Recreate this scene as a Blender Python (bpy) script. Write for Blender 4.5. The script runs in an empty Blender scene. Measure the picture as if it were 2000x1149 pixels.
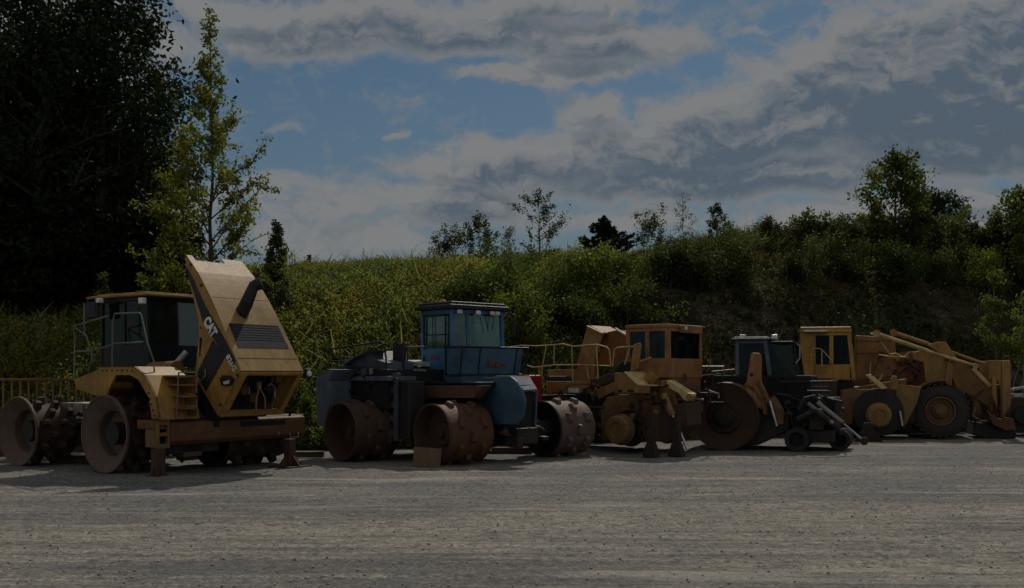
import bpy, bmesh, math, random
import numpy as np
from mathutils import Vector, Matrix
R = math.radians
scene = bpy.context.scene
COL = scene.collection
CAMH, HOR, FPX = 2.2, 730.0, 2000.0

# ---------------------------------------------------------------- camera, light, world
cam_d = bpy.data.cameras.new('camera'); cam = bpy.data.objects.new('camera', cam_d); COL.objects.link(cam)
cam.location = (0, 0, CAMH); cam.rotation_euler = (R(90), 0, 0)
cam_d.sensor_width = 36; cam_d.lens = 36; cam_d.shift_y = (HOR - 574.5) / FPX
cam_d.clip_start = 0.1; cam_d.clip_end = 6000
scene.camera = cam
scene.view_settings.view_transform = 'Standard'; scene.view_settings.look = 'None'
scene.view_settings.exposure = 0; scene.view_settings.gamma = 1

SUN_EL, SUN_AZ = R(48), R(14)      # azimuth measured clockwise from +Y
sd = bpy.data.lights.new('sun', 'SUN'); sun = bpy.data.objects.new('sun', sd); COL.objects.link(sun)
sd.energy = 2.0; sd.angle = R(0.53); sd.color = (1.0, 0.93, 0.82)
sdir = Vector((math.sin(SUN_AZ) * math.cos(SUN_EL), math.cos(SUN_AZ) * math.cos(SUN_EL), math.sin(SUN_EL)))
sun.rotation_euler = sdir.to_track_quat('Z', 'Y').to_euler()

class NT:
    """small helper round a node tree"""
    def __init__(s, tree): s.t = tree; s.n = tree.nodes; s.l = tree.links
    def add(s, typ, **kw):
        nd = s.n.new(typ)
        for k, v in kw.items(): setattr(nd, k, v)
        return nd
    def put(s, nd, idx, v):
        sock = nd.inputs[idx]
        if hasattr(v, 'is_output'): s.l.new(v, sock)
        elif isinstance(v, (tuple, list)) and sock.type == 'RGBA' and len(v) == 3: sock.default_value = (*v, 1)
        else: sock.default_value = v
    def math(s, op, a, b=0.0, clamp=False):
        nd = s.add('ShaderNodeMath', operation=op); nd.use_clamp = clamp
        s.put(nd, 0, a); s.put(nd, 1, b); return nd.outputs[0]
    def vmath(s, op, a, b=(0, 0, 0)):
        nd = s.add('ShaderNodeVectorMath', operation=op); s.put(nd, 0, a); s.put(nd, 1, b)
        return nd.outputs['Value'] if op in ('LENGTH', 'DOT_PRODUCT') else nd.outputs[0]
    def mix(s, f, a, b, blend='MIX'):
        nd = s.add('ShaderNodeMix', data_type='RGBA', blend_type=blend); nd.clamp_factor = True
        s.put(nd, 0, f); s.put(nd, 6, a); s.put(nd, 7, b); return nd.outputs[2]
    def ramp(s, f, lo, hi, a=0.0, b=1.0, interp='SMOOTHSTEP'):
        nd = s.add('ShaderNodeMapRange', interpolation_type=interp)
        s.put(nd, 0, f); nd.inputs[1].default_value = lo; nd.inputs[2].default_value = hi
        nd.inputs[3].default_value = a; nd.inputs[4].default_value = b; return nd.outputs[0]
    def noise(s, vec, scale, detail=4, rough=0.55, dist=0.0):
        nd = s.add('ShaderNodeTexNoise'); s.put(nd, 'Vector', vec)
        nd.inputs['Scale'].default_value = scale; nd.inputs['Detail'].default_value = detail
        nd.inputs['Roughness'].default_value = rough; nd.inputs['Distortion'].default_value = dist
        return nd.outputs[0]
    def scale(s, vec, v):
        nd = s.add('ShaderNodeMapping'); s.put(nd, 0, vec); nd.inputs['Scale'].default_value = v; return nd.outputs[0]

w = bpy.data.worlds.new('World'); scene.world = w; w.use_nodes = True
T = NT(w.node_tree); T.n.clear()
tc = T.add('ShaderNodeTexCoord').outputs['Generated']
sky = T.add('ShaderNodeTexSky', sky_type='NISHITA'); sky.sun_disc = False
sky.sun_elevation = SUN_EL; sky.sun_rotation = SUN_AZ; sky.air_density = 1.0; sky.dust_density = 0.6; sky.ozone_density = 1.5
skyc = T.mix(1.0, sky.outputs[0], (0.75, 0.97, 1.03), 'MULTIPLY')
sep = T.add('ShaderNodeSeparateXYZ'); T.l.new(tc, sep.inputs[0])
az = T.math('ARCTAN2', sep.outputs[0], sep.outputs[1]); el = T.math('ARCSINE', sep.outputs[2])
cv = T.add('ShaderNodeCombineXYZ'); T.put(cv, 0, az); T.put(cv, 1, el); ae = cv.outputs[0]
# domain warp so the cloud outlines billow
wn = T.add('ShaderNodeTexNoise'); T.put(wn, 'Vector', ae); wn.inputs['Scale'].default_value = 9; wn.inputs['Detail'].default_value = 6; wn.inputs['Roughness'].default_value = 0.6
warp = T.vmath('SUBTRACT', wn.outputs['Color'], (0.5, 0.5, 0.5))
warp = T.vmath('MULTIPLY', warp, (0.10, 0.055, 0))
aw = T.vmath('ADD', ae, warp)
CL = [  # px, py, rx, ry, weight
    (800, 45, 430, 62, 1.0), (560, 70, 210, 45, .9), (1180, 75, 250, 55, .95), (1010, 150, 140, 26, .8), (1160, 128, 170, 30, .8),
    (470, 25, 160, 30, .8), (1080, 0, 300, 35, .9),
    (1850, 170, 330, 190, 1.25), (1960, 60, 300, 110, 1.1), (1590, 190, 190, 100, 1.0), (1480, 240, 260, 90, 1.1), (1160, 225, 100, 52, .72), (1700, 90, 130, 70, .9),
    (1280, 290, 300, 60, 1.05), (1000, 325, 280, 55, 1.0), (900, 400, 190, 60, .95), (1400, 350, 500, 55, 1.0), (780, 257, 34, 11, .6),
    (600, 400, 200, 70, .62), (640, 470, 260, 50, .66), (1300, 430, 700, 34, .62), (1800, 420, 340, 50, .85), (1900, 320, 260, 40, .9), (545, 250, 26, 12, .42), (1500, 60, 110, 9, .45), (2300, 200, 300, 300, 1.2), (-200, 150, 400, 200, 1.0), (150, 420, 300, 120, .7), (100, 60, 300, 90, .8)]
def cloud_density(vec, full=True):
    acc = None
    for px, py, rx, ry, wt in CL:
        a0 = math.atan((px - 1000) / FPX); e0 = math.atan((HOR - py) / FPX * math.cos(a0))
        d = T.vmath('SUBTRACT', vec, (a0, e0, 0)); d = T.vmath('MULTIPLY', d, (FPX / rx, FPX / ry, 0))
        m = T.math('MULTIPLY', T.ramp(T.vmath('LENGTH', d), 0.25, 1.45, 1.0, 0.0), wt)
        if acc is None: acc = m
        else:
            acc = T.math('SMOOTH_MAX', acc, m); acc.node.inputs[2].default_value = 0.25
    fn = T.noise(T.scale(vec, (1.0, 1.8, 1)), 12, 9 if full else 6, 0.60)
    bl = T.math('ABSOLUTE', T.math('SUBTRACT', T.noise(T.scale(vec, (1.0, 1.5, 1)), 26, 5, 0.55), 0.5))   # billows
    dn = T.math('ADD', acc, T.math('MULTIPLY', T.math('SUBTRACT', fn, 0.5), 1.35))
    dn = T.math('ADD', dn, T.math('SUBTRACT', 0.12, T.math('MULTIPLY', bl, 1.3)))
    if full: dn = T.math('ADD', dn, T.math('MULTIPLY', T.math('SUBTRACT', T.noise(T.scale(vec, (1.0, 1.6, 1)), 70, 6, 0.65), 0.5), 0.42))
    return acc, fn, dn
acc, fn, dens = cloud_density(aw)
_, _, dens2 = cloud_density(T.vmath('ADD', aw, (-0.004, 0.016, 0)))
mask = T.ramp(dens, 0.18, 0.78)
core = T.ramp(T.math('ADD', T.math('MULTIPLY', acc, .75), T.math('MULTIPLY', dens, 0.35)), 0.55, 1.18)
lit = T.ramp(T.math('SUBTRACT', dens, dens2), -0.22, 0.50, -0.15, 0.85)
core2 = T.math('SUBTRACT', core, lit, clamp=True)
cloudc = T.mix(core2, (0.232, 0.233, 0.230), (0.090, 0.118, 0.152))
haze = T.ramp(el, 0.03, 0.30, 0.70, 0.0)
lp = T.add('ShaderNodeBackground'); lp.inputs[1].default_value = 0.027
T.put(lp, 0, T.mix(haze, skyc, (4.2, 5.1, 5.9)))
lc = T.add('ShaderNodeBackground'); T.put(lc, 0, cloudc); lc.inputs[1].default_value = 0.90
mx = T.add('ShaderNodeMixShader'); T.put(mx, 0, T.math('MULTIPLY', mask, 0.90)); T.l.new(lp.outputs[0], mx.inputs[1]); T.l.new(lc.outputs[0], mx.inputs[2])
# bright cloud added out of view, overhead and behind the camera, as fill light
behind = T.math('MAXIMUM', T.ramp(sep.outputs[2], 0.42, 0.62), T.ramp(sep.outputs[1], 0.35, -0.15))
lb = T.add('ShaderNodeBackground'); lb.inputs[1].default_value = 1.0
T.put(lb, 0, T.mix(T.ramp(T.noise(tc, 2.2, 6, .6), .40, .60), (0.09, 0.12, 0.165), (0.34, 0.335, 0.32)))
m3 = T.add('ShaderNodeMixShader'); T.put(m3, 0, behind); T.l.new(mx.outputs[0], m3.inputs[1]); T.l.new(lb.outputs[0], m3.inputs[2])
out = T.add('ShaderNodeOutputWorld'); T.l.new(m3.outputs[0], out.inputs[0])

# ---------------------------------------------------------------- materials
def mat(name):
    m = bpy.data.materials.new(name); m.use_nodes = True
    t = NT(m.node_tree); b = t.n['Principled BSDF']; return m, t, b
def paint(name, col, rust=0.3, dirt=0.4, rough=0.5, metal=0.0, rustcol=(0.10, 0.045, 0.022), dirtcol=(0.095, 0.068, 0.042), bump=0.15, spec=0.3):
    m, t, b = mat(name)
    co = t.add('ShaderNodeTexCoord').outputs['Object']
    n1 = t.noise(co, 1.7, 8, 0.68, 0.4); n2 = t.noise(t.scale(co, (9, 9, 1.3)), 1.0, 6, 0.6); n3 = t.noise(co, 24, 5, 0.65)
    sp = t.add('ShaderNodeSeparateXYZ'); t.l.new(co, sp.inputs[0])
    low = t.ramp(sp.outputs[2], 0.2, 2.6, 0.22, 0.0)
    fade = t.mix(t.ramp(n1, 0.3, 0.7), tuple(c * 0.62 for c in col), tuple(min(1, c * 1.3) for c in col))
    dm = t.math('MULTIPLY', t.ramp(t.math('ADD', t.math('MULTIPLY', n2, 0.7), t.math('ADD', t.math('MULTIPLY', n1, 0.35), low)), 0.45, 0.78), dirt, clamp=True)
    c = t.mix(dm, fade, dirtcol)
    rr = t.math('ADD', t.math('MULTIPLY', n1, 0.55), t.math('ADD', t.math('MULTIPLY', n3, 0.3), t.math('MULTIPLY', low, 0.6)))
    th = 0.72 - 0.42 * rust
    rm = t.ramp(rr, th, th + 0.07)
    rc = t.mix(n3, tuple(x * 0.55 for x in rustcol), tuple(x * 1.5 for x in rustcol))
    c = t.mix(t.math('MULTIPLY', rm, min(1.0, 0.35 + rust)), c, rc)
    t.put(b, 'Base Color', c); b.inputs['Metallic'].default_value = metal
    t.put(b, 'Roughness', t.math('ADD', t.math('MULTIPLY', n3, 0.3), rough - 0.1, clamp=True))
    b.inputs['Specular IOR Level'].default_value = spec
    bp = t.add('ShaderNodeBump'); bp.inputs['Strength'].default_value = bump; bp.inputs['Distance'].default_value = 0.02
    t.put(bp, 'Height', t.math('ADD', t.math('MULTIPLY', rm, 0.5), n3)); t.l.new(bp.outputs[0], b.inputs['Normal'])
    return m
M = {}
M['catyellow'] = paint('cat_yellow_paint', (0.38, 0.205, 0.040), 0.16, 0.6, 0.42)
M['hoodtan'] = paint('tan_yellow_paint', (0.33, 0.20, 0.060), 0.05, 0.45, 0.5)  # duller tan yellow for the hood top, cab roof and visor
M['oldyellow'] = paint('old_yellow_paint', (0.30, 0.165, 0.045), 0.45, 0.6, 0.55)
M['paleyellow'] = paint('sunlit_yellow_paint', (0.60, 0.45, 0.20), 0.25, 0.3, 0.5)  # sunlight on the bright top pieces is put into this pale yellow
M['orange'] = paint('orange_paint', (0.30, 0.145, 0.052), 0.34, 0.55, 0.5)
M['darkorange'] = paint('rusted_orange_paint', (0.20, 0.078, 0.025), 0.6, 0.5, 0.6)
M['rustyellow'] = paint('rusty_yellow_paint', (0.23, 0.12, 0.035), 0.62, 0.55, 0.6)
M['blue'] = paint('blue_paint', (0.045, 0.155, 0.30), 0.12, 0.35, 0.4, dirtcol=(0.06, 0.075, 0.08))
M['bluedull'] = paint('dull_blue_paint', (0.045, 0.105, 0.165), 0.3, 0.4, 0.5, dirtcol=(0.06, 0.065, 0.06))
M['greyblue'] = paint('grey_blue_paint', (0.10, 0.13, 0.175), 0.2, 0.4, 0.5, dirtcol=(0.08, 0.085, 0.08))
M['slate'] = paint('slate_blue_paint', (0.055, 0.075, 0.10), 0.25, 0.4, 0.45)
M['rust'] = paint('rusted_steel', (0.085, 0.050, 0.034), 0.75, 0.5, 0.72, rustcol=(0.066, 0.036, 0.025), dirtcol=(0.078, 0.062, 0.05), bump=0.4)
M['rustlight'] = paint('pale_rusted_steel', (0.13, 0.092, 0.068), 0.5, 0.6, 0.62, rustcol=(0.105, 0.062, 0.044), dirtcol=(0.16, 0.125, 0.10), bump=0.4)
M['rustred'] = paint('red_rusted_steel', (0.135, 0.065, 0.040), 0.6, 0.4, 0.6, bump=0.4)
M['mudbrown'] = paint('mud_caked_steel', (0.032, 0.024, 0.018), 0.5, 0.8, 0.85, rustcol=(0.03, 0.02, 0.014), dirtcol=(0.055, 0.043, 0.032), bump=0.7)
M['dark'] = paint('greasy_black_steel', (0.018, 0.017, 0.017), 0.35, 0.4, 0.55, rustcol=(0.045, 0.025, 0.015), dirtcol=(0.045, 0.037, 0.03))
M['blackpaint'] = paint('black_paint', (0.012, 0.014, 0.017), 0.05, 0.35, 0.4, dirtcol=(0.035, 0.033, 0.03))
M['interior'] = paint('dark_interior', (0.010, 0.011, 0.012), 0.1, 0.3, 0.7, dirtcol=(0.02, 0.018, 0.016))
M['chrome'] = paint('polished_rod', (0.55, 0.57, 0.60), 0.1, 0.15, 0.22, metal=0.9)
M['steel'] = paint('worn_steel', (0.34, 0.32, 0.30), 0.35, 0.4, 0.4, metal=0.6)
M['whitish'] = paint('dirty_white_paint', (0.55, 0.54, 0.50), 0.1, 0.3, 0.5)
M['red'] = paint('red_paint', (0.32, 0.012, 0.015), 0.1, 0.3, 0.4)
M['redmark'] = paint('red_lettering_paint', (0.22, 0.05, 0.035), 0.1, 0.3, 0.5)
M['letter'] = paint('white_lettering', (0.78, 0.78, 0.74), 0.0, 0.15, 0.5)
M['tyre'] = paint('tyre_rubber', (0.022, 0.023, 0.024), 0.0, 0.7, 0.75, dirtcol=(0.06, 0.052, 0.042), spec=0.2)
M['wood'] = paint('weathered_board', (0.17, 0.10, 0.055), 0.2, 0.4, 0.75)
M['lamp'] = paint('lamp_glass', (0.7, 0.7, 0.66), 0.0, 0.1, 0.15)
M['amber'] = paint('amber_lens', (0.55, 0.16, 0.05), 0.0, 0.1, 0.2)
M['greyrail'] = paint('dull_grey_rail', (0.16, 0.155, 0.14), 0.3, 0.4, 0.5)
M['railyellow'] = paint('worn_yellow_rail', (0.46, 0.33, 0.13), 0.35, 0.3, 0.5)
def glass(name, tint, gl=0.12, op=0.0, gc=(0.8, 0.9, 0.92)):
    m, t, b = mat(name); o = t.n['Material Output']; t.n.remove(b)
    tr = t.add('ShaderNodeBsdfTransparent'); tr.inputs[0].default_value = (*tint, 1)
    gs = t.add('ShaderNodeBsdfGlossy'); gs.inputs[0].default_value = (*gc, 1); gs.inputs['Roughness'].default_value = 0.06
    df = t.add('ShaderNodeBsdfDiffuse'); df.inputs[0].default_value = (0.07, 0.11, 0.11, 1)
    co = t.add('ShaderNodeTexCoord').outputs['Object']
    n = t.ramp(t.noise(t.scale(co, (2, 2, 0.6)), 2.0, 5), 0.35, 0.7, op * 0.3, op)
    m1 = t.add('ShaderNodeMixShader'); t.put(m1, 0, n); t.l.new(tr.outputs[0], m1.inputs[1]); t.l.new(df.outputs[0], m1.inputs[2])
    lw = t.add('ShaderNodeLayerWeight'); lw.inputs[0].default_value = 0.35
    m2 = t.add('ShaderNodeMixShader'); t.put(m2, 0, t.math('ADD', t.math('MULTIPLY', lw.outputs[0], 0.25), gl, clamp=True))
    t.l.new(m1.outputs[0], m2.inputs[1]); t.l.new(gs.outputs[0], m2.inputs[2]); t.l.new(m2.outputs[0], o.inputs[0])
    return m
M['glass'] = glass('window_glass', (0.70, 0.80, 0.76), 0.04, 0.14)
M['darkglass'] = glass('tinted_window_glass', (0.26, 0.34, 0.33), 0.02, 0.10, (0.45, 0.55, 0.50))
M['teal'] = glass('teal_window_glass', (0.25, 0.45, 0.45), 0.08, 0.5)
def leafmat(name, trans=0.45, rough=0.55):
    m, t, b = mat(name); o = t.n['Material Output']
    at = t.add('ShaderNodeAttribute'); at.attribute_name = 'tint'
    t.l.new(at.outputs['Color'], b.inputs['Base Color']); b.inputs['Roughness'].default_value = rough
    b.inputs['Specular IOR Level'].default_value = 0.08
    tl = t.add('ShaderNodeBsdfTranslucent'); t.put(tl, 0, t.mix(1.0, at.outputs['Color'], (1.15, 1.2, 0.55), 'MULTIPLY'))
    mx = t.add('ShaderNodeMixShader'); mx.inputs[0].default_value = trans
    t.l.new(b.outputs[0], mx.inputs[1]); t.l.new(tl.outputs[0], mx.inputs[2]); t.l.new(mx.outputs[0], o.inputs[0])
    return m
M['leaf'] = leafmat('leaves', 0.5); M['leafdark'] = leafmat('shaded_leaves', 0.22); M['weed'] = leafmat('weeds', 0.5)
def bark(name, col):
    m, t, b = mat(name); co = t.add('ShaderNodeTexCoord').outputs['Object']
    n = t.noise(t.scale(co, (14, 14, 2.5)), 1.0, 6, 0.7)
    t.put(b, 'Base Color', t.mix(n, tuple(c * 0.4 for c in col), tuple(c * 1.5 for c in col))); b.inputs['Roughness'].default_value = 0.9
    bp = t.add('ShaderNodeBump'); bp.inputs['Strength'].default_value = 0.6; bp.inputs['Distance'].default_value = 0.03; t.put(bp, 'Height', n); t.l.new(bp.outputs[0], b.inputs['Normal'])
    return m
M['bark'] = bark('bark', (0.06, 0.05, 0.04)); M['barkpale'] = bark('pale_bark', (0.22, 0.20, 0.17))

# ---------------------------------------------------------------- objects
def tag(o, label=None, cat=None, group=None, kind=None):
    if label: o['label'] = label
    if cat: o['category'] = cat
    if group: o['group'] = group
    if kind: o['kind'] = kind
    return o
def thing(name, label, cat, loc, rz=0, group=None):
    o = bpy.data.objects.new(name, None); COL.objects.link(o); o.location = loc; o.rotation_euler = (0, 0, rz)
    o.empty_display_size = 0.3
    return tag(o, label, cat, group)

SPLIT = {'coupler_plate', 'tower_plate', 'bumper_slot', 'work_light', 'hood_strut', 'step', 'push_arm', 'fender_slot', 'wiper', 'plate_rib', 'valve_cover', 'battery_box', 'hood_edge', 'box_rib', 'fitting', 'axle', 'cylinder_rod', 'cylinder_end'}
class MB:
    def __init__(s): s.v = []; s.f = []; s.sm = []
    def _add(s, vs, fs, smooth=False):
        k = len(s.v); s.v += [tuple(p) for p in vs]
        for f in fs: s.f.append([i + k for i in f]); s.sm.append(smooth)
        return s
    def box(s, a, b):
        x0, x1 = sorted((a[0], b[0])); y0, y1 = sorted((a[1], b[1])); z0, z1 = sorted((a[2], b[2]))
        vs = [(x0, y0, z0), (x1, y0, z0), (x1, y1, z0), (x0, y1, z0), (x0, y0, z1), (x1, y0, z1), (x1, y1, z1), (x0, y1, z1)]
        return s._add(vs, [(0, 3, 2, 1), (4, 5, 6, 7), (0, 1, 5, 4), (1, 2, 6, 5), (2, 3, 7, 6), (3, 0, 4, 7)])
    def obox(s, c, size, rot):
        h = [d / 2 for d in size]; vs = []
        for dz in (-1, 1):
            for dx, dy in ((-1, -1), (1, -1), (1, 1), (-1, 1)):
                vs.append(Vector(c) + rot @ Vector((dx * h[0], dy * h[1], dz * h[2])))
        return s._add(vs, [(0, 3, 2, 1), (4, 5, 6, 7), (0, 1, 5, 4), (1, 2, 6, 5), (2, 3, 7, 6), (3, 0, 4, 7)])
    def prism(s, pts, vec):
        n = len(pts); vec = Vector(vec); vs = [Vector(p) for p in pts] + [Vector(p) + vec for p in pts]
        fs = [list(range(n))[::-1], [i + n for i in range(n)]] + [[i, (i + 1) % n, (i + 1) % n + n, i + n] for i in range(n)]
        return s._add(vs, fs)
    def beam(s, p0, p1, wy, h):
        """rectangular bar from p0 to p1: wy wide across local y, h tall at right angles"""
        p0 = Vector(p0); p1 = Vector(p1); d = (p1 - p0); L = d.length; d.normalize()
        y = Vector((0, 1, 0)) if abs(d.y) < 0.9 else Vector((1, 0, 0))
        y = (y - d * y.dot(d)).normalized(); z = d.cross(y)
        rot = Matrix((d, y, z)).transposed()
        return s.obox((p0 + p1) / 2, (L, wy, h), rot)
    def tube(s, pts, r, n=8):
        pts = [Vector(p) for p in pts]; rings = []; rr = r if isinstance(r, (list, tuple)) else [r] * len(pts)
        up = None
        for i, p in enumerate(pts):
            d = (pts[min(i + 1, len(pts) - 1)] - pts[max(i - 1, 0)])
            if d.length < 1e-6: d = Vector((0, 0, 1))
            d.normalize()
            if up is None: up = Vector((0, 0, 1)) if abs(d.z) < 0.8 else Vector((1, 0, 0))
            a = (up - d * up.dot(d)); a = a.normalized() if a.length > 1e-4 else d.orthogonal().normalized(); up = a; b = d.cross(a)
            rings.append([p + (a * math.cos(2 * math.pi * k / n) + b * math.sin(2 * math.pi * k / n)) * rr[i] for k in range(n)])
        vs = [q for ring in rings for q in ring]; fs = []
        for i in range(len(pts) - 1):
            for k in range(n): fs.append([i * n + k, i * n + (k + 1) % n, (i + 1) * n + (k + 1) % n, (i + 1) * n + k])
        k0 = len(s.f); s._add(vs, fs, True)
        s._add(rings[0], [list(range(n))[::-1]]); s._add(rings[-1], [list(range(n))])
        return s
    def lathe(s, prof, c, axis=(0, 1, 0), n=40, smooth=True):
        """prof = [(along, radius)]"""
        ax = Vector(axis).normalized(); a = ax.orthogonal().normalized(); b = ax.cross(a); c = Vector(c); vs = []
        for t, r in prof:
            for k in range(n): vs.append(c + ax * t + (a * math.cos(2 * math.pi * k / n) + b * math.sin(2 * math.pi * k / n)) * max(r, 1e-4))
        fs = []
        for i in range(len(prof) - 1):
            for k in range(n): fs.append([i * n + k, i * n + (k + 1) % n, (i + 1) * n + (k + 1) % n, (i + 1) * n + k])
        s._add(vs, fs, smooth)
        return s
    def build(s, name, m, parent=None, bevel=0.0, label=None, flip=False):
        if name in SPLIT:                       # pieces that stand apart become parts of their own
            par = list(range(len(s.v))); key = {}
            def find(a):
                while par[a] != a: par[a] = par[par[a]]; a = par[a]
                return a
            for i, p in enumerate(s.v):
                k = tuple(round(c, 4) for c in p)
                if k in key: par[find(i)] = find(key[k])
                else: key[k] = i
            for f in s.f:
                for i in f[1:]: par[find(i)] = find(f[0])
            isl = {}
            for f, q in zip(s.f, s.sm): isl.setdefault(find(f[0]), []).append((f, q))
            if len(isl) > 1:
                r = None
                for fs in isl.values():
                    m2 = MB(); ids = sorted({i for f, _ in fs for i in f}); mp = {a: b for b, a in enumerate(ids)}
                    m2.v = [s.v[i] for i in ids]; m2.f = [[mp[i] for i in f] for f, _ in fs]; m2.sm = [q for _, q in fs]; r = m2._build(name, m, parent, bevel, label)
                return r
        return s._build(name, m, parent, bevel, label)
    def _build(s, name, m, parent=None, bevel=0.0, label=None):
        me = bpy.data.meshes.new(name); me.from_pydata(s.v, [], s.f); me.update()
        bm = bmesh.new(); bm.from_mesh(me); bmesh.ops.remove_doubles(bm, verts=bm.verts, dist=1e-5)
        bmesh.ops.recalc_face_normals(bm, faces=bm.faces); bm.to_mesh(me); bm.free()
        sm = {tuple(sorted(set(round(sum(s.v[i][k] for i in f) / len(f), 4) for k in range(3)))) for f, q in zip(s.f, s.sm) if q}
        if any(s.sm):
            for p in me.polygons: p.use_smooth = True
            try: me.set_sharp_from_angle(angle=R(34))
            except Exception: pass
        me.materials.append(m if not isinstance(m, str) else M[m])
        o = bpy.data.objects.new(name, me); COL.objects.link(o); o.parent = parent
        if bevel:
            bv = o.modifiers.new('bevel', 'BEVEL'); bv.width = bevel; bv.segments = 2; bv.limit_method = 'ANGLE'; bv.angle_limit = R(40)
        if label: o['label'] = label
        return o

class Frame:
    """a machine's own axes: x towards the end nearest the road, y away from its visible side.  hit_* turn what the photo shows
    into a point on one of the machine's planes"""
    def __init__(s, px, depth, deg):
        s.th = R(deg); s.o = Vector(((px - 1000) / FPX * depth, depth, 0))
        s.e1 = Vector((math.cos(s.th), math.sin(s.th), 0)); s.e2 = Vector((-math.sin(s.th), math.cos(s.th), 0))
        c = Vector((0, 0, CAMH)) - s.o; s.c = Vector((c.dot(s.e1), c.dot(s.e2), c.z))
    def ray(s, p):
        d = Vector(((p[0] - 1000) / FPX, 1, (HOR - p[1]) / FPX)); return Vector((d.dot(s.e1), d.dot(s.e2), d.z))
    def y(s, y0, *ps):
        r = [s.c + s.ray(p) * ((y0 - s.c.y) / s.ray(p).y) for p in ps]; return r if len(r) > 1 else r[0]
    def x(s, x0, *ps):
        r = [s.c + s.ray(p) * ((x0 - s.c.x) / s.ray(p).x) for p in ps]; return r if len(r) > 1 else r[0]

def text(parent, s, origin, xd, yd, h, m, name='lettering', weight=0.0, aspect=1.0, thick=0.006, W=None):
    cu = bpy.data.curves.new('t', 'FONT'); cu.body = s; cu.size = 1.0; cu.extrude = thick; cu.offset = weight
    to = bpy.data.objects.new('t', cu); COL.objects.link(to); dg = bpy.context.evaluated_depsgraph_get()
    me = bpy.data.meshes.new_from_object(to.evaluated_get(dg)); bpy.data.objects.remove(to); bpy.data.curves.remove(cu)
    xs = [v.co.x for v in me.vertices]; ys = [v.co.y for v in me.vertices]
    xd = Vector(xd).normalized(); yd = Vector(yd); yd = (yd - xd * yd.dot(xd)).normalized(); zd = xd.cross(yd)
    sc = h / (max(ys) - min(ys))
    if W: aspect = W / ((max(xs) - min(xs)) * sc)
    for v in me.vertices:
        v.co = Vector(origin) + xd * (v.co.x - min(xs)) * sc * aspect + yd * (v.co.y - min(ys)) * sc + zd * v.co.z
    me.materials.clear(); me.materials.append(M[m]); me.name = name
    o = bpy.data.objects.new(name, me); COL.objects.link(o); o.parent = parent; o['label'] = 'lettering %s' % s
    return o

def drum(P, name, x, y0, L, Rr, Rb, mrim, mbody, dish=0.3, rin=0.5, rows=3, n=8, tooth=(0.15, 0.16, 0.2), zc=None, seed=0, label=None, open_face=False, inner_open=False, lean=0.0, rim_sep=True):
    """steel compactor drum: axle along y, outer face at y0"""
    zc = Rr if zc is None else zc; rnd = random.Random(seed)
    d = MB()
    if rim_sep:
        prof = [(0.02, Rr * 0.98), (0.05, Rr * 0.985), (0.20, Rb), (L, Rb), (L, Rb - 0.05), (L - 0.5, Rb - 0.07), (L - 0.5, 0.05)]
    else:
        prof = [(0.03, Rr - 0.03), (0.03, Rr), (0.06, Rb), (L, Rb), (L, Rb - 0.05), (L - 0.35, Rb - 0.07), (L - 0.35, 0.02)]
    d.lathe(prof, (0, 0, 0), (0, 1, 0), 56)
    o = d.build(name, mbody, P); o.location = (x, y0, zc)
    if label: o['label'] = label
    r = MB()
    if open_face:
        r.lathe([(0.05, Rr - 0.002), (0, Rr), (-0.01, Rr - 0.01), (-0.01, Rr - 0.045), (0.02, Rr - 0.05), (dish, Rr - 0.10), (dish, rin), (dish - 0.08, rin - 0.03), (dish - 0.08, 0.10), (dish - 0.16, 0.09), (dish - 0.16, 0.0)], (0, 0, 0), (0, 1, 0), 56)
    else:
        r.lathe([(0.05, Rr - 0.002), (0.0, Rr), (-0.012, Rr - 0.012), (-0.008, Rr - 0.04), (dish * 0.08, Rr - 0.05), (dish * 0.9, rin + 0.015), (dish, rin), (dish + 0.02, rin - 0.02), (dish + 0.22, rin - 0.04), (dish + 0.22, 0.12), (dish + 0.12, 0.11), (dish + 0.12, 0)], (0, 0, 0), (0, 1, 0), 56)
    ro = r.build('rim', mrim, o)
    tm = MB(); a, b, c = tooth
    lo = [(-a * .62, -b * .62, 0), (a * .62, -b * .62, 0), (a * .62, b * .62, 0), (-a * .62, b * .62, 0)]
    hi = [(-a * .42, -b * .48, c), (a * .42, -b * .48, c), (a * .42, b * .48, c), (-a * .42, b * .48, c)]
    tm._add(lo + hi, [(0, 3, 2, 1), (4, 5, 6, 7), (0, 1, 5, 4), (1, 2, 6, 5), (2, 3, 7, 6), (3, 0, 4, 7)])
    first = None
    for i in range(rows):
        yy = 0.20 + (L - 0.32) * (i + 0.5) / rows
        for k in range(n):
            ang = 2 * math.pi * (k + (i % 2) * 0.5) / n + seed
            rot = Matrix.Rotation(ang, 4, 'Y')
            if first is None:
                t = tm.build('tooth', mbody, o, bevel=0.02); first = t
            else:
                t = first.copy(); COL.objects.link(t); t.parent = o
            t.matrix_local = Matrix.Translation(rot @ Vector((0, yy, Rb - 0.02))) @ rot @ Matrix.Scale(rnd.uniform(0.88, 1.06), 4)
    return o
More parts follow.
